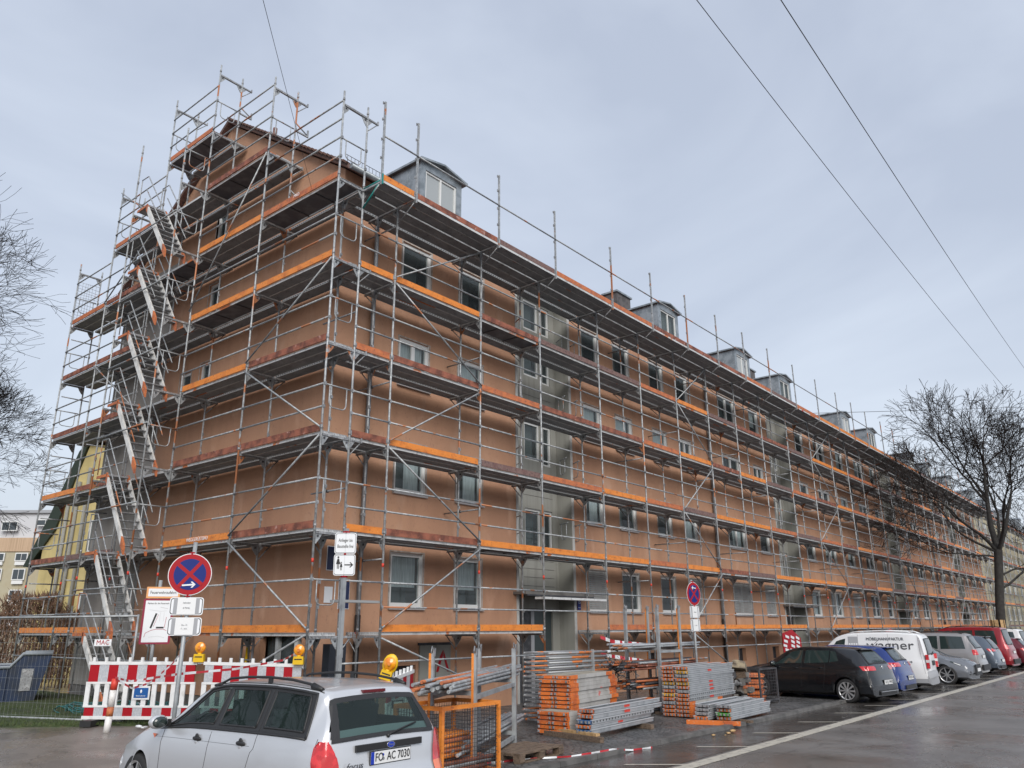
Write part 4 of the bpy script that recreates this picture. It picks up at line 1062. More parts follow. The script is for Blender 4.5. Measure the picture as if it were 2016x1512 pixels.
    def wheels(s, spokes=10, rim=m_rim, cover=False, rw=None):
        for xa in s.ax:
            for sd in (1, -1):
                y = sd * (s.W / 2 - .02); r = s.r; w = M()
                o = (xa, y, r); ax = (0, -sd, 0)
                w.lathe([(r - .09, .0), (r - .03, -.004), (r - .008, .012), (r, .04), (r, .16), (r - .02, .19), (r - .09, .2)], o, ax, m_rub, 28)
                wo = ob("wheel", w, s.t)
                q = M(); rr = r - .085
                q.lathe([(rr + .002, .0), (rr - .012, .012), (rr - .02, .05), (rr - .02, .1), (0.02, .1)], o, ax, m_dark, 24)
                q.lathe([(rr + .004, -.003), (rr - .016, .002), (rr - .02, .02)], o, ax, rim, 28)
                for i in range(spokes):
                    a = 2 * pi * i / spokes; d = Vector((cos(a), 0, sin(a))); e = Vector((-sin(a), 0, cos(a))); c = Vector(o); u = Vector((0, sd, 0))
                    w0, w1 = (.035, .018) if not cover else (.022, .05)
                    for dd in ((0,) if not cover else (0,)):
                        P = [c + d * .03 + e * w0 / 2, c + d * .03 - e * w0 / 2, c + d * (rr - .005) - e * w1 / 2, c + d * (rr - .005) + e * w1 / 2]
                        B = len(q.v); q.v += [tuple(p + u * .004) for p in P] + [tuple(p - u * .03) for p in P]; kk = q.mi(rim)
                        for f in ((0, 1, 2, 3), (4, 7, 6, 5), (0, 4, 5, 1), (1, 5, 6, 2), (2, 6, 7, 3), (3, 7, 4, 0)): q.f.append(tuple(B + z for z in f)); q.m.append(kk)
                q.disc(Vector(o) + Vector((0, sd * .004, 0)), (0, 1, 0), .035, rim, 14, .012)
                ob("rim", q, wo)
    def sidewin(s, wl, frame=None, off=.004):
        for sd in (1, -1):
            if frame: s.part("window_surround", s.quad(frame, off * .5, m_black, sd, 16, 4))
            for c in wl: s.part("side_window", s.quad(c, off, m_cglass, sd))
    def rearwin(s, z0, z1, y0, y1, border=True):
        b = s.tailp(z0, z1, -y0, y0, .009, m_black, 28, 18, y0t=-y1, y1t=y1); fr = s.part("rear_window", b)
        g = s.tailp(z0 + .03, z1 - .03, -y0 + .07, y0 - .07, .012, m_cglass, 28, 18, y0t=-y1 + .07, y1t=y1 - .07); s.part("glass", g, fr)
        w = M(); xx = s.xz(z0 + .04); xe = s.xz(z0 + .12)
        w.tube([(xx - .03, 0, z0 + .02), (xx - .035, -.02, z0 + .03), (xe - .02, -.38, z0 + .09)], .009, m_black, 5); w.ball((xx - .02, 0, z0 + .01), .022, m_black); s.part("rear_wiper", w)
    def windshield(s, x0, x1):
        for sd in (1,): 
            b = s.quad([(x0, 7.1), (x1, 7.1), (x1, 9), (x0, 9)], .004, m_cglass, 1); b = s.quad([(x0, 7.1), (x1, 7.1), (x1, 9), (x0, 9)], .004, m_cglass, -1, b=b)
        s.part("windscreen", b)
    def mirrors(s, x, z, mt):
        for sd in (1, -1):
            y = s.W / 2 + .07; b = M(); b.ball((x, sd * y, z), .1, mt, (.75, 1.15, .78), 12); b.bx(x - .02, x + .03, sd * (y - .15), sd * (y - .08), z - .05, z + .02, m_black)
            mo = s.part("wing_mirror", b); g = M(); g.ball((x - .045, sd * y, z), .082, m_cglass, (.45, 1.1, .75), 12); ob("mirror_glass", g, mo)
    def plate(s, z, txt, y=0, w=.52, x=None, lean=.0, band=True, h=.11):
        x = (s.xz(z) if x is None else x) - .012; b = M(); b.box((x, y, z), (.012, w + .016, h + .016), m_black); b.box((x - .007, y, z), (.006, w, h), m_plate)
        if band: b.box((x - .0105, y + w / 2 - .02, z), (.003, .04, h), m_eu)
        p = s.part("number_plate", b)
        if txt:
            text(txt, .105, m_blk, p, (x - .013, y - .02, z), (0, -1, 0), (-1, 0, 0), width=w - .07)
        return p
# --- silver estate in the foreground
pts_ = dict(L=4.45, W=1.70)
FW = [[(.47, 5.22), (1.16, 5.22), (1.16, 5.93), (.58, 5.93)], [(1.3, 5.2), (1.98, 5.2), (1.98, 5.93), (1.3, 5.93)], [(2.1, 5.2), (3.0, 5.2), (2.42, 5.93), (2.07, 5.93)]]
m_silver = paint("silver_paint", (.56, .575, .6), .35, .3)
_N, _L, _P = nodes(m_silver); _g = _N.new('ShaderNodeNewGeometry'); _x = _N.new('ShaderNodeMixRGB'); _L.new(_g.outputs['Backfacing'], _x.inputs[0]); _x.inputs[1].default_value = (.56, .575, .6, 1); _x.inputs[2].default_value = (.04, .042, .045, 1); _L.new(_x.outputs[0], _P.inputs['Base Color'])
C1 = Car("estate_car", "silver estate car with black roof rails in the foreground, cut by the bottom edge", (-3.82, -6.76, 0), 90, 4.45, 1.70,
    [(0, .46), (.03, .6), (.06, .66), (.075, .7), (.1, .84), (.14, .99), (.2, 1.1), (.36, 1.33), (.42, 1.405), (.55, 1.435), (1.3, 1.465), (2.1, 1.45), (2.5, 1.39), (3.3, .98), (3.45, .95), (3.95, .84), (4.3, .7), (4.42, .55), (4.45, .42)],
    [(0, .76), (.1, .76), (.16, .73), (.38, .59), (.6, .6), (1.6, .60), (2.3, .58), (3.3, .66), (3.6, .68), (4.45, .6)],
    [(0, .92), (.3, .955), (2, .93), (3.3, .9), (4.45, .62)], (.97, 3.585), m_silver, rb=.14, fb=.42, openings=dict(side=FW, frame=[(.38, 5.1), (3.24, 5.1), (2.46, 6.0), (.5, 6.0)], rear=(.175, .34, 7.12), front=(2.6, 3.2, 7.15)))
c = C1
for sd in (1, -1):
    for q in FW:
        g_ = c.quad(q, .002, m_cglassT, sd, 10, 6); wo = c.part("side_window", g_)
        if q is FW[0]: c.part('window_edge', c.seam([(.38, 5.1), (3.24, 5.1), (2.46, 6.0), (.5, 6.0), (.38, 5.1)], sd, .016, mt=m_black))
        gk = M(); P = [q[0], q[1], q[2], q[3], q[0]]; c.seam(P, sd, .011, b=gk, mt=m_black); ob("window_seal", gk, wo)
# cabin
cb = M(); m_seat = mat("seat_cloth", (.05, .055, .06), .9)
for (x, y) in ((2.0, .36), (2.0, -.36)):
    cb.box((x, y, .95), (.14, .48, .62), m_seat, rot=Matrix.Rotation(-.25, 3, 'Y')); cb.box((x - .1, y, 1.3), (.09, .26, .2), m_seat, rot=Matrix.Rotation(-.2, 3, 'Y')); cb.box((x + .3, y, .62), (.52, .5, .16), m_seat)
c.part("front_seats", cb)
cb = M(); cb.box((1.15, 0, .92), (.14, 1.3, .56), m_seat, rot=Matrix.Rotation(-.22, 3, 'Y'))
for y in (-.4, .4): cb.box((1.06, y, 1.24), (.08, .26, .13), m_seat)
c.part("rear_bench", cb)
cb = M(); cb.bx(.1, 3.5, -.72, .72, .4, .44, m_seat); cb.bx(2.95, 3.35, -.68, .68, .62, .93, m_black); cb.bx(.2, .9, -.6, .6, .44, .86, m_seat); c.part("dashboard", cb)
cb = M(); cb.lathe([(.18, -.012), (.19, 0), (.18, .012), (.17, 0), (.18, -.012)], (2.8, .36, .92), (-.9, 0, .45), m_black, 20); c.part("steering_wheel", cb)
for sd in (1, -1):
    sm_ = c.seam([(1.22, 6.3), (1.22, 5), (1.22, 4.3), (1.35, 3.2), (1.42, 2.5)], sd); c.seam([(2.07, 5.05), (2.06, 4), (2.12, 2.5)], sd, b=sm_); c.seam([(3.05, 5.3), (3.05, 4), (3.02, 2.5)], sd, b=sm_)
    c.seam([(1.22, 6.35), (2.3, 6.35), (2.75, 6.3), (3.3, 5.6)], sd, b=sm_); c.seam([(.45, 6.6), (1.3, 6.75), (2.3, 6.75)], sd, .006, b=sm_); c.seam([(.22, 5.4), (.16, 4.6), (.12, 3.5)], sd, b=sm_)
    c.seam([(1.3, 4.42), (2.0, 4.42), (3.2, 4.42)], sd, .002, b=sm_, mt=m_silver)
    c.part("panel_gap", sm_)
    for xh in (1.45, 2.3):
        h = M(); p = c.pt(xh, 4.55, sd, .01); h.ball(p, .05, m_black, (1.75, .35, .5), 12); h.ball(p + Vector((0, 0, .025)), .035, m_black, (1, .35, .8), 10); h.ball(p - Vector((-.01, 0, .035)), .03, m_silver, (1, .25, .9), 10)
        c.part("door_handle", h)
    b = M(); q = c.pt(3.22, 4.5, sd, .004); b.prism([(-.045, .018), (.045, .018), (.0, -.028)], q, (1, 0, 0), (0, 0, 1), (0, sd, 0), .006, m_tail2); c.part("side_indicator", b)
    # rails
    P = [c.pt(x, 6.9, sd, 0) for x in (.55, .7, 1.0, 1.4, 1.8, 2.2, 2.45)]; up = [0.0, .035, .052, .06, .056, .042, 0]
    b = M(); b.tube([p + Vector((0, 0, u)) for p, u in zip(P, up)], .014, m_black, 8); p = P[3]; b.bx(p.x - .03, p.x + .03, p.y - .012, p.y + .012, p.z, p.z + .055, m_black)
    b.tube([P[0] + Vector((-.06, 0, 0)), P[0] + Vector((.1, 0, .03))], [.02, .035], m_black, 8); b.tube([P[-1] + Vector((.06, 0, 0)), P[-1] + Vector((-.12, 0, .02))], [.015, .03], m_black, 8)
    c.part("roof_rail", b)
    c.part("tail_lamp", c.lamp([(.60, .60, .03), (.72, .605, .035), (.84, .63, .045), (.93, .665, .04), (.985, .70, .01)], sd, m_tail, .012, m_tail2, 3))
g_ = M()
for (z0, z1, y0, y1, y0t, y1t) in ((.965, 1.0, -.67, .67, -.66, .66), (1.30, 1.345, -.585, .585, -.56, .56), (1.0, 1.30, -.67, -.58, -.585, -.5), (1.0, 1.30, .58, .67, .5, .585)): c.tailp(z0, z1, y0, y1, .009, m_black, 20, 10, b=g_, y0t=y0t, y1t=y1t)
fr = c.part("rear_window", g_); ob("glass", c.tailp(.975, 1.335, -.655, .655, .007, m_cglassT, 28, 18, y0t=-.56, y1t=.56), fr)
w_ = M(); xx = c.xz(1.0); xe = c.xz(1.06); w_.tube([(xx - .03, 0, .985), (xx - .035, -.02, 1.0), (xe - .02, -.4, 1.07)], .009, m_black, 5); w_.ball((xx - .02, 0, .98), .022, m_black); c.part("rear_wiper", w_)
g_ = c.quad([(2.58, 7.1), (3.22, 7.1), (3.22, 9), (2.58, 9)], .003, m_cglassT, 1); c.quad([(2.58, 7.1), (3.22, 7.1), (3.22, 9), (2.58, 9)], .003, m_cglassT, -1, b=g_); c.part("windscreen", g_); c.mirrors(3.0, 1.0, m_silver)
b = M(); x = c.xz(.87); b.box((x - .008, 0, .9), (.03, .86, .06), m_black); so_ = c.part("handle_strip", b)
b = M(); b.tube([(x - .022, 0, .902), (x - .03, 0, .902)], .03, m_chrome, 20); b.tube([(x - .026, 0, .902), (x - .034, 0, .902)], .025, m_eu, 20)
b.v = [(p[0], p[1] * 1.75, p[2]) for p in b.v]; e = c.part("oval_badge", b); text("Ford", .03, m_chrome, e, (x - .036, 0, .902), (0, -1, 0), (-1, 0, 0), width=.06)
e.name = "oval_badge"
c.plate(.80, "FO  AC 7030")
b = M(); xp = c.xz(.8) - .022; b.disc((xp, .105, .82), (1, 0, 0), .013, m_eu, 12, .004); b.disc((xp, .1, .785), (1, 0, 0), .015, m_gal, 12, .004); c.part("plate_seal", b)
text("focus", .085, m_dark, c.t, (c.xz(.75) - .016, .46, .755), (0, -1, 0), (-1, 0, 0), name="model_lettering", width=.2, shear=.25)
b = M(); xb = c.xz(1.38); b.box((xb + .0, 0, 1.39), (.06, .3, .028), mat("dark_red_lens", (.12, .01, .015), .2)); c.part("high_brake_lamp", b)
b = M(); b.bx(-.03, .07, -.7, .7, .5, .56, m_black); c.part("bumper_strip", b)
b = M()
for sd in (1, -1): b.bx(3.4, 3.55, sd * .15, sd * .55, .5, .98, m_dark) if False else None
c.wheels(7)
# --- generic row of parked cars
def hatch(name, label, x, y, h, pnt, group="cars parked along the street", H=1.45, L=4.26, W=1.79, plate="", spokes=10, rim=m_rim, lampz=.92, glassz=(.98, 1.34), cover=True, sill=None, kind=0, axle=(.79, 3.42), r=.315):
    s = H / 1.45
    zt = [(0, .48), (.03, .62), (.06, .7), (.1, .86), (.16, .97), (.28, 1.09 * s), (.5, 1.34 * s), (.6, 1.385 * s), (1.2, 1.435 * s), (2.1, 1.44 * s), (2.5, 1.37 * s), (3.2, 1.0 * s), (3.35, .96 * s), (3.9, .86), (L - .15, .74), (L - .03, .6), (L, .42)]
    wt = [(0, .8), (.12, .79), (.2, .74), (.55, .57), (.9, .58), (1.8, .6), (2.4, .57), (3.2, .68), (3.6, .7), (L, .62)]
    c = Car(name, label, (x, y, .0), h, L, W, zt, wt, [(0, .95), (.4, .96 * s), (2, .93 * s), (3.2, .9 * s), (L, .62)], axle, pnt, group, r=r, sill=sill)
    c.sidewin([[(.98, 5.3), (1.24, 5.2), (1.24, 5.9), (1.1, 5.85)], [(1.27, 5.2), (1.98, 5.15), (1.98, 5.9), (1.27, 5.9)], [(2.08, 5.15), (3.0, 5.2), (2.42, 5.9), (2.06, 5.9)]] if kind == 0 else [[(.75, 5.4), (1.95, 5.15), (1.95, 5.9), (1.1, 5.8)], [(2.05, 5.15), (3.0, 5.2), (2.42, 5.9), (2.02, 5.9)]])
    c.rearwin(glassz[0] * 1.02, glassz[1] * s, .60, .5); c.windshield(2.55, 3.12); c.mirrors(2.9, .98 * s, pnt)
    for sd in (1, -1):
        c.part("tail_lamp", c.lamp([(lampz - .07, .44, .08), (lampz, .42, .12), (lampz + .04, .44, .15)], sd, m_tail, .01))
        q = c.seam([(1.36, 6.1), (1.36, 5), (1.36, 4), (1.45, 2.5)], sd); c.seam([(2.08, 6.1), (2.07, 5), (2.07, 4), (2.1, 2.5)], sd, b=q); c.seam([(3.1, 5.1), (3.05, 4), (3.0, 2.5)], sd, b=q); c.part("panel_gap", q)
        for xh in (1.5, 2.25):
            hd = M(); hd.ball(c.pt(xh, 4.55, sd, .008), .05, pnt, (1.7, .35, .35), 10); c.part("door_handle", hd)
    b = M(); xs0 = c.xz(1.36 * s); b.box((xs0 + .02, 0, 1.372 * s), (.26, 1.0, .022), pnt, rot=Matrix.Rotation(.12, 3, 'Y')); c.part("roof_spoiler", b)
    b = M(); b.disc((c.xz(.9) - .008, 0, .92), (1, 0, 0), .05, m_chrome, 18, .02); c.part("round_badge", b)
    b = M(); b.bx(.0, .12, -.52, .52, .22, .34, m_black); c.part("rear_apron", b)
    c.plate(.54, plate, x=0.005, band=False); c.wheels(spokes, rim, cover=cover)
    return c
G = "cars parked along the street"
g1 = hatch("hatchback_car", "black hatchback parked nearest the stacked decks, with silver wheel covers", 14.75, -6.3, 83, paint("black_paint", (.006, .007, .009), .0, .22), G, plate="K IJ 1942", spokes=10)
b = M(); b.bx(-.03, .02, -.55, .55, .3, .32, m_chrome); g1.part("chrome_strip", b)
g2 = hatch("hatchback_car", "blue hatchback between the black hatchback and the white van", 17.3, -6.25, 89, paint("blue_paint_metallic", (.001, .02, .15), .0, .25), G, plate="M UT 8", lampz=.93, kind=1)
b = M(); b.tube([(1.0, 0, 1.42), (.75, 0, 1.62)], .006, m_black, 5); g2.part("roof_antenna", b)
# white delivery van
m_vw = paint("white_van_paint", (.74, .75, .76), 0, .35)
V = Car("delivery_van", "white delivery van with grey furniture workshop lettering on its side", (20.3, -6.3, 0), 94, 4.41, 1.79,
    [(0, .42), (.02, .52), (.05, .62), (.06, .95), (.12, 1.4), (.2, 1.68), (.32, 1.76), (1.2, 1.81), (2.4, 1.78), (2.8, 1.68), (3.45, 1.14), (3.6, 1.06), (4.1, .92), (4.35, .72), (4.41, .45)],
    [(0, .84), (.1, .83), (.3, .70), (.6, .72), (2.3, .71), (3.4, .72), (4.41, .64)], [(0, 1.0), (3.4, .98), (4.41, .66)], (.85, 3.53), m_vw, G, cat="van", bumper=m_sgrey)
V.sidewin([[(2.62, 5.2), (3.4, 5.15), (2.85, 5.85), (2.55, 5.85)]]); V.windshield(2.88, 3.42); V.mirrors(3.1, 1.1, m_black)
V.rearwin(1.1, 1.6, .62, .55); V.wheels(5, m_sgrey)
for sd in (1, -1):
    b = M(); b.bx(.035, .12, sd * .735, sd * .875, .7, 1.12, m_tail); b.bx(.03, .125, sd * .733, sd * .878, .88, .96, m_tailw); V.part("tail_lamp", b)
    b = M(); P = [V.pt(x, 7, sd, .0) + Vector((0, 0, u)) for x, u in ((.4, 0), (.6, .055), (1.4, .065), (2.2, .05), (2.5, 0))]; b.tube(P, .018, m_vw, 6); V.part("roof_rail", b)
yv = V.pt(1.3, 4.6, 1, .03).y + .0
def vtxt(b_, sz, x, z, w, mt=m_sgrey, name="lettering"):
    k = 4.2
    while V.S(x, k).z < z: k += .02
    p = V.pt(x, k, 1, 0); n = V.N(x, k, 1); return text(b_, sz, mt, V.t, p + n * .012, (-1, 0, 0), n, name=name, width=w, ext=.004)
vtxt("MÖBELMANUFAKTUR", .13, 1.3, 1.58, 1.15, m_dark); vtxt("wagner", .4, 1.15, 1.38, 1.45, m_dark); vtxt("das-sofahaus", .12, .9, .9, .75, m_dark)
k = 5.6; p = V.pt(2.3, 5.7, 1, .004); n = V.N(2.3, 5.7, 1); a = Vector((-1, 0, 0)); up = n.cross(a) * -1
up = a.cross(n) * -1 if a.cross(n).z < 0 else a.cross(n)
b = M(); b.prism([(-.16, -.16), (.16, -.16), (.16, .16), (-.16, .16)], p, a, up, n, .005, m_sgrey)
for q in range(4): b.prism([(-.14 + q * .075, -.14), (-.09 + q * .075, -.14), (-.09 + q * .075, -.06), (-.14 + q * .075, -.06)], p + n * .006, a, up, n, .003, m_swhite)
V.part("side_emblem", b)
b = M(); b.bx(.03, .06, -.2, .2, .78, .92, m_black); V.part("number_plate", b)
b = V.seam([(1.2, 6.3), (1.2, 5), (1.2, 3)], 1); V.seam([(2.15, 6.3), (2.15, 5), (2.15, 3)], 1, b=b); V.seam([(.3, 6.2), (.18, 5), (.1, 3.2)], 1, b=b); V.part("panel_gap", b)
# grey car parked nose to the street
m_gr = paint("nardo_grey_paint", (.14, .15, .17), .2, .25)
A = hatch("compact_car", "dark grey compact car parked nose first towards the road behind the white van", 24.2, -2.5, 270, m_gr, G, L=4.32, plate="", spokes=7, rim=m_rim, cover=False, axle=(.8, 3.44), r=.33)
for sd in (1, -1):
    b = A.quad([(3.72, 4.75), (4.1, 4.65), (4.12, 5.0), (3.75, 5.05)], .012, m_cglass, sd, 6, 3); A.quad([(3.85, 4.8), (4.08, 4.7), (4.1, 4.9), (3.87, 4.95)], .018, m_swhite, sd, 5, 2, b=b); A.part("headlight", b)
    b = M(); b.ball((4.12, sd * .6, .42), .12, m_black, (.7, 1, .8)); A.part("air_intake", b)
b = M(); b.box((4.30, 0, .5), (.06, .95, .36), m_black, taper=.8); b.box((4.335, 0, .5), (.008, .52, .11), m_plate); A.part("grille", b)
# grey minivan, dark suv, red van, and the ones at the edge of the picture
def vanlike(name, label, x, y, h, pnt, H, L, W, lampz, cat="car", tall=.0, wins=None, lam=(.14, .2), steep=.3, axle=(.95, 3.85), spokes=6):
    zt = [(0, .46), (.03, .6), (.06, .68), (.08, .92), (.14, 1.08), (.2 + steep * .5, 1.08 + (H - 1.2) * .6), (.2 + steep, H - .07), (.35 + steep, H - .03), (1.6, H), (2.6, H - .02), (3.0, H - .1), (3.9, 1.12), (4.05, 1.04), (L - .3, .86), (L - .04, .64), (L, .44)]
    wt = [(0, .84), (.14, .82), (.2 + steep, .64 + tall), (.8, .66 + tall), (2.8, .63 + tall), (3.9, .72), (L, .66)]
    c = Car(name, label, (x, y, 0), h, L, W, zt, wt, [(0, 1.02), (3.9, .98), (L, .66)], axle, pnt, G, cat=cat, r=.33)
    c.sidewin(wins or [[(.5, 5.15), (1.45, 5.12), (1.45, 5.88), (.62, 5.88)], [(1.55, 5.12), (2.45, 5.12), (2.45, 5.88), (1.55, 5.88)], [(2.55, 5.12), (3.6, 5.15), (2.95, 5.88), (2.55, 5.88)]])
    c.rearwin(1.12, H - .13, .7, .58 + tall); c.windshield(3.05, 3.85); c.mirrors(3.45, 1.1, pnt)
    for sd in (1, -1):
        c.part("tail_lamp", c.lamp([(lampz - lam[1] / 2, .84 - lam[0], .08), (lampz, .82 - lam[0], .1), (lampz + lam[1] / 2, .84 - lam[0], .08)], sd, m_tail, .012))
        q = c.seam([(1.5, 6.1), (1.5, 5), (1.5, 2.6)], sd); c.seam([(2.5, 6.1), (2.5, 5), (2.5, 2.6)], sd, b=q); c.part("panel_gap", q)
        P = [c.pt(xx, 7, sd, 0) + Vector((0, 0, u)) for xx, u in ((.6, 0), (.8, .05), (1.8, .06), (2.5, .05), (2.8, 0))]; c.part("roof_rail", M().tube(P, .018, m_black, 6))
    b = M(); b.bx(-.02, .06, -.7, .7, .28, .5, m_black); c.part("rear_bumper", b); c.plate(.8, "", band=False); c.wheels(spokes)
    return c
vanlike("minivan", "grey beige minivan with dark roof rails parked behind the dark grey compact car", 29.0, -6.25, 90, paint("grey_beige_paint", (.3, .29, .29), .4, .3), 1.73, 4.63, 1.81, .98)
S_ = hatch("crossover_car", "blue grey crossover with a roof spoiler between the minivan and the red van", 32.5, -6.3, 89, paint("slate_paint", (.1, .125, .16), .4, .25), G, H=1.6, L=4.35, W=1.83, lampz=1.0, spokes=7)
vanlike("red_van", "dark red passenger van with tinted windows parked before the tree", 36.2, -6.3, 88, paint("dark_red_paint", (.3, .012, .02), .2, .3), 1.95, 4.9, 1.9, 1.05, cat="van", tall=.1, steep=.15)
vanlike("minivan", "white van at the right edge of the picture beyond the red van", 41.5, -6.3, 88, m_vw, 1.85, 4.7, 1.85, 1.0, cat="van", tall=.05, steep=.2)
hatch("hatchback_car", "dark red hatchback at the right edge, just beyond the red van", 39.0, -6.6, 88, paint("wine_paint", (.12, .01, .02), .2, .3), G, lampz=.9)
# ================================================================ SIGNS, BARRIERS, SITE STUFF
def face_cam(p, q=None):      # unit horizontal vector from p to the street side where the photo was taken
    return None
def signframe(t, yaw):        # returns (X right, N facing) for a board facing yaw (radians, direction of normal)
    N_ = Vector((cos(yaw), sin(yaw), 0)); X_ = Vector((-sin(yaw), cos(yaw), 0)); return X_, N_
def rrect(w, h, r=.03, n=4):
    P = []
    for cx, cy, a0 in ((w / 2 - r, h / 2 - r, 0), (-w / 2 + r, h / 2 - r, 90), (-w / 2 + r, -h / 2 + r, 180), (w / 2 - r, -h / 2 + r, 270)):
        for i in range(n + 1): a = RD(a0 + 90 * i / n); P.append((cx + r * cos(a), cy + r * sin(a)))
    return P
ZV = Vector((0, 0, 1))
def board(b, c, X_, N_, w, h, mt, off, th=.003, r=.03): b.prism(rrect(w, h, r), Vector(c) + N_ * off, X_, ZV, N_, th, mt)
def arrow(b, c, X_, N_, L, hd, wd, off, mt, ang=0):
    X2 = X_ * cos(ang) + ZV * sin(ang); Y2 = -X_ * sin(ang) + ZV * cos(ang); o = Vector(c) + N_ * off
    b.prism([(-L / 2, -wd / 2), (L / 2 - wd, -wd / 2), (L / 2 - wd, wd / 2), (-L / 2, wd / 2)], o, X2, Y2, N_, .002, mt)
    for s in (1, -1): b.prism([(L / 2, 0), (L / 2 - hd, s * hd * .95), (L / 2 - hd - wd * .9, s * hd * .95 - s * wd * .3), (L / 2 - wd * 1.3, 0)][::s], o + N_ * .001 * s, X2, Y2, N_, .002, mt)
def nostop(t, z, X_, N_, D, left=False, rot=0):
    o = Vector((0, 0, z)); b = M(); R = D / 2
    b.disc(o + N_ * .05, N_, R, m_swhite, 40, .004); so_ = ob("sign_disc", b, t)
    b = M(); b.disc(o + N_ * .054, N_, R * .965, m_red, 40, .004); b.disc(o + N_ * .058, N_, R * .74, m_sblue, 40, .004)
    for a in (45 + rot, 135 + rot):
        a = RD(a); d = X_ * cos(a) + ZV * sin(a); e = N_.cross(d); b.prism([(-R * .76, -R * .085), (R * .76, -R * .085), (R * .76, R * .085), (-R * .76, R * .085)], o + N_ * (.0605 if a < 1.6 else .0612), d, e, N_, .001, m_red)
    arrow(b, o - ZV * R * .5 if not left else o + ZV * R * .5, X_ * (-1 if left else 1), N_, R * .62, R * .16, R * .075, .064, m_swhite, RD(5))
    ob("sign_face", b, so_)
    b = M(); b.box(o + N_ * .03 + ZV * R * 1.02, (.05, .05, .03), m_red); b.box(o + N_ * .03 - ZV * R * 1.02, (.05, .05, .03), m_red); ob("clamp", b, t)
def paperboard(t, z, X_, N_, w, h, lines):
    b = M(); o = Vector((0, 0, z)); board(b, o, X_, N_, w, h, m_swhite, .04, .003, .04); board(b, o, X_, N_, w - .025, h - .025, m_blk, .0435, .001, .035); board(b, o, X_, N_, w - .045, h - .045, m_swhite, .045, .001, .03); board(b, o, X_, N_, w - .11, h - .03, m_sgrey, .0465, .001, .005); p = ob("panel", b, t)
    b = M(); 
    n = 8; B = []
    for i in range(n + 1):
        for j in range(n + 1):
            u = -w * .27 + w * .54 * i / n; v = -h * .46 + h * .92 * j / n; B.append(o + X_ * u + ZV * v + N_ * (.053 + .0002 * sin(9 * i + 3 * j)))
    b.v = [tuple(q) for q in B]; k = b.mi(m_plate)
    for i in range(n):
        for j in range(n): q = i * (n + 1) + j; b.f.append((q, q + n + 1, q + n + 2, q + 1)); b.m.append(k)
    pp = ob("paper", b, p)
    for s_, dz, wd in lines: text(s_, .03, m_sgrey, pp, o + ZV * dz + N_ * .058, X_, N_, width=wd)
# 1: the big no-stopping sign in front
t = thing("no_stopping_sign", "large round red and blue no stopping sign with a right arrow, above two paper notices", "road sign", (-3.52, -1.86, gz(-3.5, -1.8)))
X_, N_ = signframe(t, RD(238)); zb = -t.location.z
b = M(); b.tube([(0, 0, 0), (0.0, 0, 1.0), (.02, -.02, 3.12)], .03, m_gal, 12); ob("post", b, t)
nostop(t, 2.78 + zb, X_, N_, .6, rot=6); paperboard(t, 2.33 + zb, X_, N_, .46, .25, [("Haltverbot", .05, .1), ("ab Montag", -.02, .09)])
paperboard(t, 2.05 + zb, X_, N_, .46, .25, [("Mo - Fr", .02, .08), ("7 - 18 h", -.03, .08)])
# 2: smaller one behind the tube rack
t = thing("no_stopping_sign", "small red and blue no stopping sign with a left arrow behind the tube rack", "road sign", (9.8, -3.1, 0))
X_, N_ = signframe(t, RD(262)); b = M(); b.tube([(0, 0, 0), (0, 0, 3.2)], .03, m_gal, 10); ob("post", b, t)
nostop(t, 2.84, X_, N_, .6, left=True); paperboard(t, 2.38, X_, N_, .42, .3, [("ab Montag", .0, .1)]); paperboard(t, 2.05, X_, N_, .42, .3, [("7 - 18 h", 0, .1)])
# 3: pedestrian diversion sign
t = thing("pedestrian_sign", "white sign pair on a square post, residents text above a walker and child arrow", "road sign", (-1.45, -2.82, gz(-1.45, -2.8)))
X_, N_ = signframe(t, RD(225)); zb = -t.location.z
b = M(); b.bx(-.03, .03, -.03, .03, 0, 3.5, m_gal); ob("post", b, t)
for zc, kind in ((3.32, 0), (2.98, 1)):
    z = zc + zb; o = Vector((0, 0, z)); b = M(); board(b, o, X_, N_, .34, .33, m_swhite, .035, .003, .035); board(b, o, X_, N_, .318, .308, m_blk, .0385, .001, .03); board(b, o, X_, N_, .305, .295, m_swhite, .04, .001, .028)
    p = ob("panel", b, t)
    if kind == 0:
        text("Anlieger bis", .075, m_blk, p, o + ZV * .045 + N_ * .043, X_, N_, width=.22); text("Baustelle frei", .075, m_blk, p, o - ZV * .05 + N_ * .043, X_, N_, width=.25)
    else:
        b = M(); arrow(b, o + X_ * .07, X_, N_, .14, .045, .018, .042, m_blk)
        def fig(cx, cz, s):
            q = o + X_ * cx + ZV * cz; b.disc(q + ZV * .11 * s + N_ * .043, N_, .017 * s, m_blk, 12, .002)
            b.prism([(-.015 * s, .085 * s), (.015 * s, .085 * s), (.035 * s, -.01 * s), (-.035 * s, -.01 * s)], q + N_ * .042, X_, ZV, N_, .002, m_blk)
            for u in (-.016, .006): b.prism([(u * s, -.01 * s), ((u + .012) * s, -.01 * s), ((u + .012) * s, -.09 * s), (u * s, -.09 * s)], q + N_ * .042, X_, ZV, N_, .002, m_blk)
        fig(-.1, .02, .9); fig(-.05, -.03, .6); b.prism([(-.085, .05), (-.08, .055), (-.055, .015), (-.06, .01)], o + N_ * .0425, X_, ZV, N_, .002, m_blk); ob("walker_symbol", b, p)
b = M()
for zc in (3.5, 3.15, 2.8): b.box((0, 0, zc + zb), (.08, .08, .025), m_red)
ob("clamp", b, t)
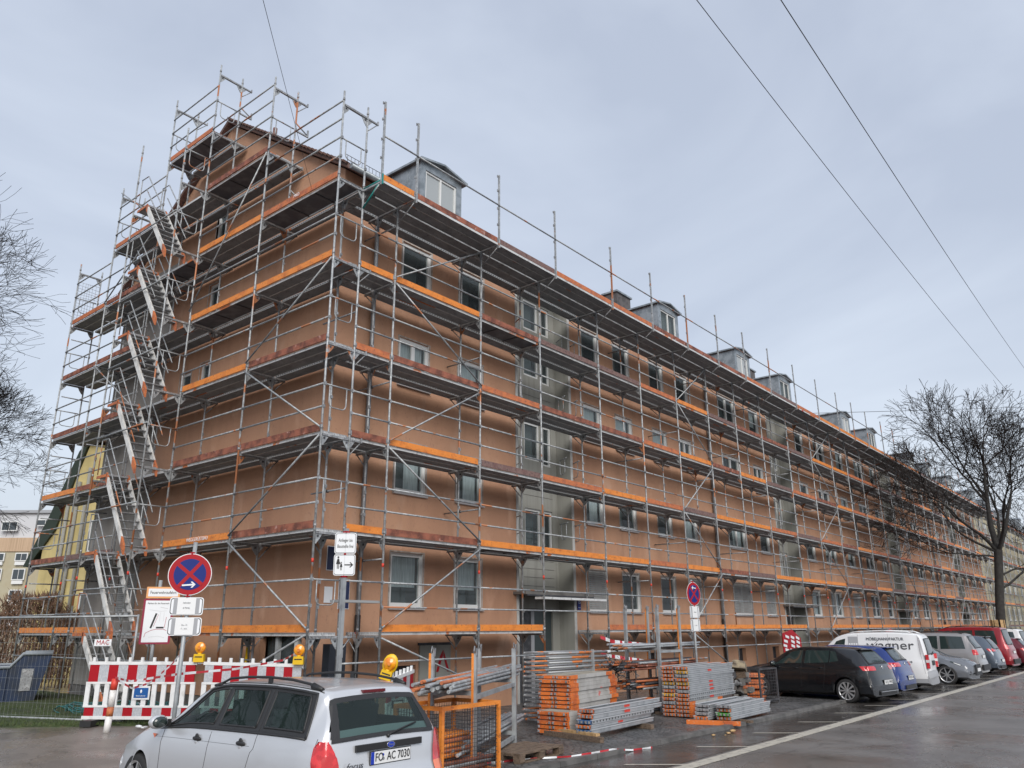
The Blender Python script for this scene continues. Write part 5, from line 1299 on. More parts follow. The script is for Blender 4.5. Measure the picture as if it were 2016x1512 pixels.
# 4: fire brigade signs
t = thing("fire_lane_sign", "white name board above a red framed site plan, on a grey post behind the barrier", "sign", (-1.62, 2.75, gz(-1.6, 2.7)))
X_, N_ = signframe(t, RD(238)); zb = -t.location.z; b = M(); b.tube([(0, 0, 0), (0, 0, 2.6)], .035, m_gal, 12); ob("post", b, t)
o = Vector((0, 0, 2.72 + zb)) + X_ * .08; b = M(); board(b, o, X_, N_, .62, .22, mat("sign_orange_edge", (.75, .36, .14), .5), .04, .006, .01); board(b, o, X_, N_, .55, .15, m_swhite, .0465, .001, .005); p = ob("name_board", b, t)
text("Feuerwehrzufahrt", .08, m_blk, p, o + N_ * .05, X_, N_, width=.48)
o = Vector((0, 0, 2.17 + zb)) + X_ * .02; b = M(); board(b, o, X_, N_, .56, .86, mat("dark_red_edge", (.25, .01, .04), .5), .04, .006, .02); board(b, o, X_, N_, .48, .79, m_swhite, .0465, .001, .005); p = ob("site_plan", b, t)
text("Flächen für die Feuerwehr", .04, m_blk, p, o + ZV * .34 + N_ * .05, X_, N_, width=.4)
b = M(); q = lambda pts, mt, w=.01: [b.prism([(-0, -w / 2), ((Vector(B_) - Vector(A_)).length, -w / 2), ((Vector(B_) - Vector(A_)).length, w / 2), (0, w / 2)], o + X_ * A_[0] + ZV * A_[1] + N_ * (.0485 + .0003 * ii), (X_ * (B_[0] - A_[0]) + ZV * (B_[1] - A_[1])).normalized(), N_.cross((X_ * (B_[0] - A_[0]) + ZV * (B_[1] - A_[1])).normalized()), N_, .001, mt) for ii, (A_, B_) in enumerate(zip(pts, pts[1:]))]
m_plr = mat("plan_red", (.4, .05, .08), .5); m_plg = mat("plan_grey", (.55, .55, .56), .5)
q([(-.1, -.13), (-.02, .15)], m_blk, .035); q([(0, -.12), (.14, -.12)], m_blk, .03); q([(-.2, -.3), (-.18, -.22), (-.08, -.17), (0, -.15), (.14, -.15), (.2, -.18), (.21, -.25)], m_plr, .008); q([(.15, -.12), (.17, .08)], m_plr, .008); q([(-.05, -.1), (.02, .13)], m_plr, .006)
q([(-.16, .22), (.05, .19), (.16, .2)], m_plg, .006); q([(.04, .27), (.18, .24)], m_plg, .01); q([(-.12, -.3), (.05, -.28), (.17, -.31)], m_plg, .006); q([(.05, .17), (.05, .0)], m_plg, .005); q([(.12, .17), (.12, .0)], m_plg, .005)
ob("plan_drawing", b, p)
# --- barrier boards
def barrier(name, label, a, bb, top=None, group="red and white barrier boards round the site corner", pegs=9, rr=0):
    a, bb = Vector(a), Vector(bb); d = (bb - a); Lb = math.hypot(d.x, d.y); yaw = math.atan2(d.y, d.x)
    t = thing(name, label, "barrier", a, yaw, group); sl_ = d.z / Lb
    sh = lambda P_: [(x, y, z + sl_ * x) for (x, y, z) in P_]
    b = M(); W_ = Lb
    for z0, z1 in ((.0, .055), (.20, .235), (.60, .635), (.93, .985)): b.bx(0, W_, -.02, .02, z0, z1, m_white)
    n = int(W_ / .17)
    for i in range(n + 1):
        x = i * (W_ - .085) / n
        b.bx(x, x + .085, -.014, .014, .235, .60, m_white)
    for i in range(pegs): x = (i + .3) * W_ / pegs; b.bx(x, x + .05, -.018, .018, .985, 1.06, m_white)
    b.v = sh(b.v); ob("panel_grid", b, t)
    for z0, z1 in ((.635, .93), (.055, .20)):
        b = M(); m_ = 2 * int(W_ / .36) + 1; x = .03; i = 0
        for i in range(m_):
            x0 = .03 + (W_ - .06) * i / m_; x1 = .03 + (W_ - .06) * (i + 1) / m_; b.bx(x0, x1, -.012, .012, z0, z1, m_red if i % 2 == rr else m_refl)
        b.v = sh(b.v); ob("warning_band", b, t)
    b = M()
    for x in (.25, W_ - .25): b.box((x, 0, -.05), (.2, .6, .1), m_black)
    ob("foot", b, t); return t
m_refl = mat("reflective_grey", (.42, .44, .47), .35, 0, [((.5, .52, .55), 30, .45, .6)])
B1 = barrier("barrier_board", "red and white barrier board with a small blue plate, left of the silver car", (-2.78, 2.75, .47), (-1.56, 1.12, .46))
b = M(); b.bx(.9, 1.22, -.028, -.02, .33, .56, m_white); b.bx(.93, 1.19, -.033, -.028, .36, .53, mat("plate_blue", (.01, .09, .3), .4)); b.ball((1.06, -.034, .47), .02, m_swhite, (1, .2, 1.6), 8); p = ob("owner_plate", b, B1); text("Baureferat", .03, m_swhite, p, (1.06, -.035, .395), (1, 0, 0), (0, -1, 0), width=.17)
B2 = barrier("barrier_board", "red and white barrier board running right from the blue plated one to the second lamp", (-1.5, 1.0, .46), (-.32, -.38, .41), rr=1)
B3 = barrier("barrier_board", "red and white barrier board mostly hidden behind the silver car roof and the tube rack", (-.62, -3.0, .24), (.62, -2.3, .33), pegs=7)
def lamp(label, loc, yaw, tilt=0, yellow=False):
    t = thing("warning_lamp", label, "lamp", loc, yaw, "yellow warning lamps on the barrier boards")
    R = Matrix.Rotation(tilt, 4, 'Y')
    def T(b): b.v = [tuple(R @ Vector(v)) for v in b.v]; return b
    b = M(); b.box((0, 0, .08), (.19, .10, .14), m_yell, taper=.92); b.bx(-.07, .07, -.051, -.049, .09, .11, m_black); ob("housing", T(b), t)
    b = M(); c = (0, 0, .26)
    if yellow: b.ball((0, .045, .25), .125, m_yell, (1, .3, 1.3), 16)
    b.lathe([(.0, -.06), (.05, -.056), (.085, -.04), (.1, -.01), (.1, .01), (.085, .03), (.0, .045)], c, (0, -1, 0), m_lens, 22); ob("lens", T(b), t)
    b = M(); b.tube([(0, 0, .14), (0, 0, .17)], .035, m_yell, 10); b.tube([(0, -.05, .26), (0, -.064, .26)], .03, m_or, 10); ob("neck", T(b), t)
m_lens = mat("amber_lens", (.9, .36, .01), .2, 0, [((.75, .22, .01), 12, .45, .6)], coat=1)
lamp("yellow warning lamp between the two barrier boards left of the silver car", (-1.56, 1.08, 1.43), RD(-50))
lamp("yellow warning lamp at the right end of the barrier, above the silver car roof", (-.42, -.36, 1.38), RD(-50))
lamp("tilted bright yellow warning lamp with solid yellow back above the silver car rear", (-.66, -2.99, 1.22), RD(-52), .3, True)
# --- temporary mesh fence at the left
t = thing("mesh_fence", "grey wire mesh site fence panel at the left edge in front of the blue skip", "fence", (-2.3, 2.2, gz(-2.3, 2.2)))
a, e = Vector((-2.2, 2.3, .34)), Vector((-4.3, 7.7, .34)); d = (e - a); Lf = d.length; d.normalize()
def Pf(u, z): return tuple(a + d * u + ZV * z - Vector(t.location) + Vector((0, 0, 0)))
b = M(); top = 1.92
b.tube([Pf(0, -.05), Pf(0, top + .03)], .021, m_gal, 8); b.tube([Pf(0, top), Pf(Lf, top)], .021, m_gal, 8); b.tube([Pf(0, .07), Pf(Lf, .07)], .021, m_gal, 8); b.tube([Pf(3.5, 0), Pf(3.5, top)], .021, m_gal, 8); b.tube([Pf(3.56, 0), Pf(3.56, top)], .021, m_gal, 8); ob("frame", b, t)
b = M()
for i in range(int(Lf / .1)): b.tube([Pf(.05 + i * .1, .07), Pf(.05 + i * .1, top)], .0018, m_gal, 3, False)
for i in range(9): b.tube([Pf(0, .12 + i * .22), Pf(Lf, .12 + i * .22)], .0018, m_gal, 3, False)
ob("wire_mesh", b, t)
b = M(); X_ = Vector((cos(RD(-38)), sin(RD(-38)), 0)); N_ = Vector((-cos(RD(52)), -sin(RD(52)), 0)); o = Vector(Pf(.75, 1.44)) + N_ * .03
b.prism([(-.15, -.06), (.15, -.06), (.15, .06), (-.15, .06)], o, X_, ZV, N_, .003, m_swhite); p = ob("company_plate", b, t)
text("MAC", .12, m_red, p, o + N_ * .006, X_, N_, width=.22)
# --- bollard stake
t = thing("marker_post", "short white and red marker post standing at the edge of the lawn", "post", (-2.88, 1.5, gz(-2.88, 1.5) - .05))
b = M(); b.tube([(0, 0, 0), (.015, 0, .3)], .055, m_bollard, 12); b.tube([(.015, 0, .3), (.02, 0, .45)], .056, m_or2, 12); b.tube([(.02, 0, .45), (.025, 0, .72)], .055, m_bollard, 12); b.tube([(.025, 0, .72), (.035, 0, .9)], .057, m_redm, 12); ob("shaft", b, t)
# --- barrier tape
m_tr = mat("tape_red_white", (.5, .03, .04), .5)
def tape(name, label, pts, w=.035, cat="tape", period=.45, group=None, seed=0):
    b = M(); pts = [Vector(p) for p in pts]; n = 14; Q = []
    for i, (p, q) in enumerate(zip(pts, pts[1:])):
        for j in range(n): Q.append(p + (q - p) * j / n)
    Q.append(pts[-1]); s = 0
    for i in range(len(Q) - 1):
        a0, a1 = Q[i], Q[i + 1]; tw0 = .5 * sin(i * .35 + seed); tw1 = .5 * sin((i + 1) * .35 + seed)
        u0 = Vector((sin(tw0) * .4, sin(tw0) * .4, cos(tw0))) * w / 2; u1 = Vector((sin(tw1) * .4, sin(tw1) * .4, cos(tw1))) * w / 2
        b.face([a0 - u0, a1 - u1, a1 + u1, a0 + u0], m_tr if int(s / period * 2) % 2 == 0 else m_swhite); s += (a1 - a0).length
    o = ob(name, b); tag(o, label, cat, group); return o
tape("barrier_tape", "red and white tape sagging from the marker post towards the big no stopping sign", [(-2.86, 1.48, 1.2), (-2.92, .7, 1.08), (-3.1, -.2, 1.2), (-3.3, -1.2, 1.5), (-3.42, -1.72, 1.72)])
tape("barrier_tape", "red and white tape stretched from the no stopping sign post across the barrier boards", [(-2.86, 1.48, 1.22), (-3.2, .2, 1.22), (-3.46, -1.75, 1.4), (-2.4, -1.5, 1.42), (-1.2, -1.0, 1.5), (-.25, -.1, 1.6)], seed=2)
tape("barrier_tape", "upper red and white tape across the scaffold bay right of the entrance door", [(10.0, -.05, 1.75), (10.6, -.06, 1.62), (12.4, -.1, 1.5), (13.1, -.05, 1.5)], .1, seed=1)
tape("barrier_tape", "lower red and white tape sloping across the scaffold bay right of the entrance", [(10.0, -.06, 1.28), (11.2, -.08, 1.15), (13.1, -.06, .95)], .1, seed=3)
tape("barrier_tape", "short red and white tape on the scaffold in front of the dark entrance door", [(8.2, .1, 1.36), (9.3, -.02, 1.38), (10.5, -.05, 1.36)], .06)
P = [(-.1, -4.5, .075), (.45, -4.62, .07), (.95, -4.9, .075), (1.3, -5.2, .085), (1.8, -5.3, .095), (2.3, -5.32, .09), (2.8, -5.38, .03), (3.35, -5.45, .02)]
tape("barrier_tape", "muddy red and white tape lying along the kerb beside the pallet", P, .028, seed=4)
for (x0, nm) in ((23.4, "far red and white hazard sheet on the scaffold foot behind the white van"), (38.0, "further red and white hazard sheet on the scaffold foot behind the minivan")):
    b = M(); z0 = .95; rz_ = random.Random(int(x0))
    b.prism([(-.2, -.1), (1.9, -.25), (1.8, .6), (.9, .95), (-.15, .8)], (x0, -.11, z0), (1, 0, 0), (0, 0, 1), (0, 1, 0), .01, m_red)
    for r in range(5):
        for c_ in range(3):
            b.box((x0 + c_ * .62 + rz_.uniform(0, .3), -.125 - .002 * c_, z0 - .02 + r * .17 - c_ * .03), (.36, .008, .1), m_swhite, rot=Matrix.Rotation(.2 + rz_.uniform(-.06, .06), 3, 'Y'))
    o = ob("hazard_sheet", b); tag(o, nm, "sheet")
# --- blue skip
t = thing("waste_skip", "dark blue steel skip with a raised right end behind the mesh fence", "skip", (-1.95, 9.9, .33))
b = M(); prof = [(-3.4, .84), (-2.8, .0), (.95, .0), (1.22, 1.14), (.6, 1.14), (.36, .84)]
X_ = Vector((.93, -.37, 0)); Nn = Vector((-.37, -.93, 0))
b.prism(prof, Nn * -.9, X_, ZV, Nn, 1.8, m_blue_skip); ob("body", b, t)
b = M(); P = [X_ * p[0] + ZV * p[1] for p in (prof[0], prof[5], prof[4], prof[3])]
for s in (-.9, .9): b.tube([p + Nn * s for p in P], .045, mat("skip_rim", (.22, .25, .28), .5), 6)
for u in (-1.6, -.6, .3): b.prism([(u - .04, .05), (u + .04, .05), (u + .04, .78), (u - .04, .78)], Nn * .9, X_, ZV, Nn, .05, m_blue_skip)
ob("rim", b, t)
b = M(); b.prism([(.62, .3), (.85, .3), (.87, .8), (.62, .8)], Nn * .905, X_, ZV, Nn, .02, m_steel2); ob("worn_panel", b, t)
# --- pile of teal netting on the lawn
t = M(); r2 = random.Random(5)
for i in range(46):
    cx, cy = -1.35 + r2.gauss(0, .28), 3.9 + r2.gauss(0, .75); pts = []
    a0 = r2.uniform(0, 6.3); R1 = r2.uniform(.2, .5)
    for k in range(12): pts.append((cx + R1 * cos(a0 + k * .5) * 1.1, cy + R1 * 1.4 * sin(a0 + k * .5), gz(cx, cy) + .05 + .13 * r2.random() + .04 * sin(k)))
    t.tube(pts, .011, m_tealn if 'm_tealn' in globals() else globals().setdefault('m_tealn', mat("teal_netting", (.03, .13, .13), .7)), 4)
for i in range(3): t.tube([(-1.5 + .1 * i, 3.3, .5), (-1.2 + .15 * i, 4.5, .52)], .02, m_swhite, 5)
o = ob("netting_pile", t); tag(o, "tangled heap of teal green netting lying on the lawn", "netting")
for i, (x, y) in enumerate(((-2.35, 1.45), (-1.95, 1.25))):
    b = M(); b.ball((x, y, gz(x, y) + .05), .05, m_swhite, (1.4 if i else 1, 2 - i, .5), 7); b.box((x + .05, y - .1, gz(x, y) + .04), (.12, .05, .02), m_swhite, .6); o = ob("litter", b); tag(o, ("crumpled white litter scrap nearest the marker post on the lawn edge", "crumpled white litter scrap between the barrier foot and the silver car bonnet")[i], "litter")
# --- ladders etc behind barriers by the shop entrance
t = thing("folding_ladder", "yellow and silver folding ladder leaning by the shop entrance under the scaffold", "ladder", (.55, 2.9, gz(.5, 2.9)), RD(90))
for dx, mt in ((-.22, m_sgrey), (.0, m_yell), (.22, m_gal)):
    b = M(); b.tube([(dx, 0, 0), (dx + .25, -.2, 1.6)], .03, mt, 6); ob("rail", b, t)
b = M()
for k in range(5): b.tube([(-.2 + .05 * k, -.04 * k, .2 + .3 * k), (.22 + .05 * k, -.04 * k, .2 + .3 * k)], .016, m_gal, 5)
ob("rungs", b, t)
# ================================================================ STACKED SCAFFOLD MATERIAL
m_okal = mat("orange_deck_end", (.68, .17, .03), .55, 0, [((.45, .1, .03), 4, .45, .65), ((.6, .5, .42), 22, .62, .7), ((.12, .05, .03), 15, .62, .72)], bump=.3, bscale=40)
m_alu = mat("deck_aluminium", (.46, .48, .5), .4, .4, [((.33, .35, .37), 4, .45, .65), ((.6, .12, .1), 1.6, .73, .735)])
m_ply = mat("deck_top_board", (.36, .33, .27), .8, 0, [((.25, .23, .19), 5, .4, .6), ((.48, .45, .38), 11, .6, .7)], bump=.3, bscale=50)
m_bluee = mat("blue_deck_end", (.03, .1, .25), .55, 0, [((.3, .33, .36), 20, .6, .7)])
m_green = mat("green_deck_end", (.06, .3, .04), .55)
m_yele = mat("yellow_deck_end", (.72, .38, .03), .55)
m_flange = mat("bright_flange", (.66, .68, .7), .35, .4)
def deck_proto(L, w, h, kind, endm, cent=True, halves=2):
    """one deck panel lying flat: side rails, top sheet, end fittings (origin = front-left-bottom)"""
    parts = []
    b = M()
    if kind == 'ply':
        b.bx(.02, L - .02, .012, w - .012, h - .012, h, m_ply); b.bx(.02, L - .02, .02, w - .02, h * .2, h * .3, m_dark)
        parts.append(("deck_sheet", b)); b = M()
        for y in (0, w - .012):
            b = M(); parts.append(("side_rail", b)); b.bx(.0, L * .16, y, y + .012, 0, h, endm); b.bx(L * .16, L * .84, y, y + .012, 0, h, m_alu2); b.bx(L * .84, L, y, y + .012, 0, h, endm)

    else:
        # open upward channel profile
        for y, s_ in ((.0, 1), (w, -1)):
            b.bx(0, L, y, y + s_ * .012, .012, h - .012, m_alu); b.bx(-.0, L, y - s_ * .012, y + s_ * .04, h - .012, h, m_flange); b.bx(0, L, y + s_ * .012, y + s_ * .045, 0, .012, m_alu)
        b.bx(0, L, .05, w - .05, h * .3, h * .42, m_alu)
        for y in (.1, .16, .22): b.bx(0, L, y, y + .02, h * .42, h * .6, m_alu)
        parts.append(("deck_sheet", b)); b = M()
        if kind == 'perf':
            for k in range(int(L / .12)): b.disc((.06 + k * .12, -.001, h * .55), (0, 1, 0), .018, m_blk, 10, .003)
        if cent: b.bx(L * .42, L * .5, -.003, 0, h * .25, h * .8, m_redm)
        if b.f: parts.append(("side_marking", b))
    n = halves
    for x0, x1 in ((-.03, .03), (L - .03, L + .03)):
        b = M(); parts.append(("end_fitting", b)); b.bx(x0 + .01, x1 - .01, .005, w - .005, h * .3, h * .7, m_dark)
        for q in range(n):
            y0 = w * q / n + .01; y1 = w * (q + 1) / n - .012
            b.bx(x0, x1, y0, y1, h * .12, h * .9, endm)
            b.bx(x0 - .02 if x0 < 0 else x1, x0 if x0 < 0 else x1 + .02, y0 + .015, y0 + .05, h * .25, h * .8, m_steel2); b.bx(x0 - .02 if x0 < 0 else x1, x0 if x0 < 0 else x1 + .02, y1 - .05, y1 - .015, h * .25, h * .8, m_steel2)
    return parts
m_alu2 = mat("rail_pale", (.47, .46, .44), .6, .1, [((.36, .35, .33), 3, .45, .65), ((.6, .18, .16), 1.9, .68, .69)])
def stack(loc, rz, spec, where, group, r=random.Random(9)):
    z = 0; n = len(spec)
    for i, (L, w, h, kind, em, txt, dx, dy) in enumerate(spec):
        pos = "topmost" if i == n - 1 else (ORD[i] + " from bottom" if i else "bottom one")
        a = r.uniform(-.012, .012)
        t = thing("deck_panel", f"{txt} deck panel, {pos} of the {where}", "scaffold deck", Vector(loc) + Vector((dx * cos(rz) - dy * sin(rz), dx * sin(rz) + dy * cos(rz), z)), rz + a, group)
        for nm, b in deck_proto(L, w, h, kind, em, r.random() < .45): ob(nm, b, t)
        z += h + .003
# timber bearers and pallet
def timber(x, y, z, L, rz, mt, label, h=.09):
    b = M(); b.box((0, 0, h / 2), (L, .1, h), mt); o = ob("timber_bearer", b); o.location = (x, y, z); o.rotation_euler[2] = rz; tag(o, label, "timber", "timber bearers under the deck stacks")
GB = .058
timber(3.15, -3.9, GB, 1.5, RD(80), m_wood, "dark timber bearer sticking out under the front left of the aluminium decks")
timber(3.2, -3.95, GB + .093, 1.15, RD(78), m_wood2, "pale timber plank on top of the front left bearer under the aluminium decks", .045)
timber(5.35, -3.7, GB, 1.3, RD(84), m_wood, "dark timber bearer under the right end of the aluminium decks")
timber(4.5, -2.75, GB, 1.2, RD(84), m_wood, "dark timber bearer beneath the left part of the tall grey and orange deck stack")
timber(7.7, -4.2, GB, 2.6, RD(80), m_wood, "dark timber bearer beneath the right hand deck stacks near the kerb", .05)
t = thing("wooden_pallet", "weathered wooden pallet lying on the cobbles right of the orange mesh cage", "pallet", (.92, -4.52, GB), RD(3))
for nm, items in (("top_boards", [((0, -.4 + .075 + i * .1625, .133), (1.2, .13, .022)) for i in range(5)]), ("stringer", [((x, 0, .111), (.13, .8, .022)) for x in (-.53, 0, .53)]), ("block", [((x, y, .061), (.13, .13, .078)) for x in (-.53, 0, .53) for y in (-.33, 0, .33)]), ("base_board", [((0, y, .011), (1.2, .1, .02)) for y in (-.33, 0, .33)])):
    if nm == "top_boards":
        for i, (c, d) in enumerate(items): ob("top_board", M().box(c, d, m_wood, rz=.004 * (-1) ** i), t)
    else:
        for c, d in items: ob(nm, M().box(c, d, m_wood), t)
# B: tall grey/orange ply stack
rb_ = random.Random(2)
specB = [(2.3, .72, .076, 'ply', m_okal, "orange ended grey", rb_.uniform(-.02, .02), rb_.uniform(-.015, .015)) for i in range(10)] + [(2.3, .66, .078, 'ply', m_okal, "orange ended grey", -.06, 0)] + [(2.05, .66, .075, 'ply', m_okal, "shorter orange", -.02, -.02)]
stack((4.1, -3.2, GB + .08), RD(9), specB, "tall grey stack behind the pallet", "decks of the tall grey and orange stack")
# D: small stack
stack((3.25, -3.72, GB + .03), RD(0), [(.4, .7, .078, 'ply', m_okal, "short orange", (i % 2) * .02, 0) for i in range(5)], "low orange stack beside the pallet", "decks of the low orange stack")
# C: aluminium decks in front
stack((3.2, -4.3, GB + .09), RD(5), [(2.57, .32, .085, 'alu', m_bluee, "blue ended aluminium", 0, 0), (2.57, .32, .07, 'alu', m_okal, "orange ended aluminium", .02, .02), (2.6, .32, .085, 'perf', m_bluee, "perforated blue", .03, 0), (2.9, .32, .085, 'alu', m_okal, "long orange", .12, .02), (2.9, .32, .085, 'alu', m_okal, "long orange", .17, .02)], "front aluminium stack", "aluminium decks of the front stack")
# H: right tall stack of two columns
cols = [m_okal, m_okal, m_okal, m_okal, m_okal, m_okal, m_alu, m_okal, m_yele, m_okal, m_alu, m_yele, m_okal, m_okal]
rb_ = random.Random(4)
sh = []
for i in range(13):
    kd = 'ply' if i < 4 else ('perf' if i in (4, 5) else 'alu'); sh.append((2.75 if i > 3 else 1.9, .33, .08, kd, cols[i], {m_okal: "orange ended", m_alu: "plain ended", m_yele: "yellow ended"}[cols[i]] + " grey", rb_.uniform(-.03, .03), 0))
stack((7.6, -4.0, GB + .01), RD(4), sh, "front column, tall right stack", "decks of the front column, right hand stack")
stack((7.58, -3.65, GB + .01), RD(4), [(q[0], q[1], q[2], 'alu', cols[(i + 3) % 13], {m_okal: "orange ended", m_alu: "plain ended", m_yele: "yellow ended"}[cols[(i + 3) % 13]] + " grey", q[6], 0) for i, q in enumerate(sh)], "rear column, tall right stack", "decks of the rear column, right hand stack")
# I: low aluminium piles at the kerb
stack((7.1, -5.2, GB + .06), RD(3), [(2.3, .33, .075, 'alu', m_okal, "orange ended aluminium", 0, 0), (2.3, .33, .075, 'alu', m_green, "green ended aluminium", -.04, 0), (2.3, .33, .075, 'alu', m_okal, "orange ended aluminium", .05, .01), (2.05, .32, .075, 'alu', m_alu, "plain aluminium", .0, 0)], "low pile at the kerb edge", "decks of the low kerb pile")
stack((6.95, -4.78, GB + .06), RD(3), [(2.3, .33, .075, 'alu', m_okal, "orange ended aluminium", -.1, 0), (2.3, .33, .075, 'alu', m_alu, "plain ended aluminium", 0, 0), (2.3, .33, .075, 'alu', m_alu, "dull plain aluminium", .02, 0), (2.3, .33, .075, 'alu', m_alu, "bright plain aluminium", .04, 0)], "second low pile near the kerb", "decks of the second low pile")
b = M(); b.box((6.75, -4.95, GB + .035), (1.1, .14, .08), m_okal, RD(-72)); o = ob("steel_beam", b); tag(o, "single orange steel beam lying across under the low kerb piles", "beam")
# A: frames lying flat in a big stack
def frame_proto(i):
    b1 = M(); b1.tube([(0, 0, 0), (2.0, 0, 0)], .024, m_frA, 8); b2 = M(); b2.tube([(0, .73, 0), (2.0, .73, 0)], .024, m_frA, 8)
    b3 = M(); b3.bx(.02, .06, .02, .71, -.02, .02, m_steel2); b4 = M(); b4.bx(1.9, 1.94, .02, .71, -.02, .02, m_steel2); b3.prism([(.06, .02), (.2, .02), (.06, .18)], (0, 0, -.005), (1, 0, 0), (0, 1, 0), (0, 0, 1), .01, m_steel2)
    return [("tube", b1), ("tube", b2), ("cross_bar", b3), ("cross_bar", b4)]
m_frA = mat("frame_tube", (.33, .34, .35), .45, .3, [((.66, .2, .05), 1.9, .53, .545), ((.2, .2, .2), 17, .6, .7)])
fp = None; rf_ = random.Random(8)
for i in range(15):
    rz = RD(-6) + rf_.uniform(-.01, .01)
    pos = "topmost" if i == 14 else (ORD[i] + " from bottom" if i else "bottom one")
    t = thing("scaffold_frame", f"flat steel scaffold frame, {pos} of the frame stack behind the grey decks", "scaffold frame", (4.5 + rf_.uniform(-.03, .03), -2.35 + rf_.uniform(-.02, .02), GB + .08 + i * .096), rz, "scaffold frames lying in one stack")
    for nm, b in frame_proto(i): ob(nm, b, t)
b = M(); b.bx(5.9, 5.94, -2.56, -2.5, .95, 1.54, m_gal); o = ob("lashing_strap", b); tag(o, "grey strap tied round the right part of the frame stack", "strap")
# --- racks with tubes
def rack(label, loc, rz, Lx, Wy, H, hz, orange=(0,)):
    t = thing("tube_rack", label, "rack", loc, rz)
    k = 0
    for x in (0, Lx):
        for y in (0, Wy):
            b = M(); b.bx(x - .035, x + .035, y - .035, y + .0, 0, H, m_gal); b.bx(x - .035, x + .035, y - .0, y + .035, 0, H, m_or if k in orange else m_gal)
            b.prism([(-.06, 0), (.06, 0), (.035, -.12), (-.035, -.12)], (x, y - .04, H + .07), (1, 0, 0), (0, 0, 1), (0, 1, 0), .012, m_steel2); b.tube([(x - .04, y, H), (x, y, H + .09), (x + .05, y, H + .03)], .01, m_steel2, 5)
            ob("post", b, t); k += 1
    for z in hz:
        for x in (0, Lx): ob("cross_bar", M().bx(x - .03, x + .03, .035, Wy - .035, z - .03, z + .03, m_gal), t)
        for y in (0, Wy): ob("side_bar", M().bx(.035, Lx - .035, y - .025, y + .025, z - .09, z - .03, m_gal), t)
    return t
def tubes(where, group, loc, rz, Lr, Wy, z, n, layers, mats, seed, r=.024, jit=.25, nm="steel_tube", word="scaffold tube"):
    rr_ = random.Random(seed); base = {}
    words_ = {id(m_steel): "grey", id(m_or2): "orange", id(m_dark): "dark", id(m_rb): "rusty brown", id(m_alu): "bright", id(m_teal): "teal", id(m_or): "bright orange"}
    for l in range(layers):
        for i in range(n):
            L0 = rr_.uniform(*Lr); mt = rr_.choice(mats); key = id(mt)
            if key not in base: base[key] = M().tube([(-.5, 0, 0), (.5, 0, 0)], r, mt, 8).mesh(nm)
            x = rr_.uniform(-jit, jit); y = .05 + (Wy - .1) * i / max(1, n - 1) + rr_.uniform(-.01, .01); zz_ = z + l * r * 2.02 + rr_.uniform(0, .012)
            o = bpy.data.objects.new(nm, base[key]); COL.objects.link(o); mx = L0 / 2 + x
            a = rr_.uniform(-.02, .02)
            o.location = (loc[0] + mx * cos(rz) - y * sin(rz), loc[1] + mx * sin(rz) + y * cos(rz), zz_); o.rotation_euler = (0, rr_.uniform(-.012, .012), rz + a); o.scale = (L0, 1, 1)
            tag(o, f"{words_[key]} {word} lying in {where}", "tube", group + " " + words_[key])
tubes_E = (-1.05, -5.3, 0)
rE = RD(28)
rack("galvanised tube rack with orange corner posts right behind the silver car", (-1.02, -5.25, .05), rE, 2.75, .62, 1.62, (.28, 1.1), (0, 1))
tubes("the upper tier of the near rack behind the silver car", "upper tubes of the near rack", (-1.9, -5.7, 0), rE, (4.5, 5.2), .6, 1.22, 9, 3, [m_steel, m_steel, m_or2, m_alu], 1)
tubes("the lower tier of the near rack behind the silver car", "lower tubes of the near rack", (-1.4, -5.4, 0), rE, (4.0, 4.8), .6, .42, 9, 2, [m_steel, m_steel, m_alu], 2)
rJ = RD(-3)
rack("galvanised tube rack with one orange post, between the frame stack and the right deck stack", (8.25, -2.9, .05), rJ, 1.0, .95, 2.42, (1.45, .55, 1.02), (2, 3))
tubes("the top tier of the far rack", "top tubes of the far rack", (7.0, -2.8, 0), rJ, (3.0, 3.5), .6, 1.55, 8, 2, [m_steel, m_alu], 3)
tubes("the middle tier of the far rack", "middle tubes of the far rack", (7.2, -2.8, 0), rJ, (2.8, 3.3), .66, 1.06, 9, 4, [m_rb, m_or2, m_dark, m_steel], 4, jit=.35)
tubes("the bottom tier of the far rack", "bottom tubes of the far rack", (7.5, -2.8, 0), rJ, (2.0, 2.6), .66, .62, 9, 4, [m_dark, m_dark, m_steel, m_or2], 5)
tubes("the floor pile under the far rack", "floor tubes of the far rack", (7.6, -2.8, 0), rJ, (2.0, 2.5), .66, .12, 9, 4, [m_dark, m_dark, m_steel], 6)
# tangle of clamps and cables hanging at the rack's left end
b = M(); r3 = random.Random(6)
for i in range(40):
    p = Vector((7.1 + r3.gauss(0, .18), -2.7 + r3.random() * .7, 1.15 + r3.gauss(0, .12))); pts = [p]
    for k in range(5): p = p + Vector((r3.uniform(-.12, .12), r3.uniform(-.08, .08), r3.uniform(-.1, .06))); pts.append(p)
    b.tube(pts, r3.choice([.006, .012, .016]), r3.choice([m_dark, m_steel2, m_dark]), 4)
o = ob("wire_tangle", b); tag(o, "dark tangle of straps and hooks hanging at the left of the far rack", "straps")
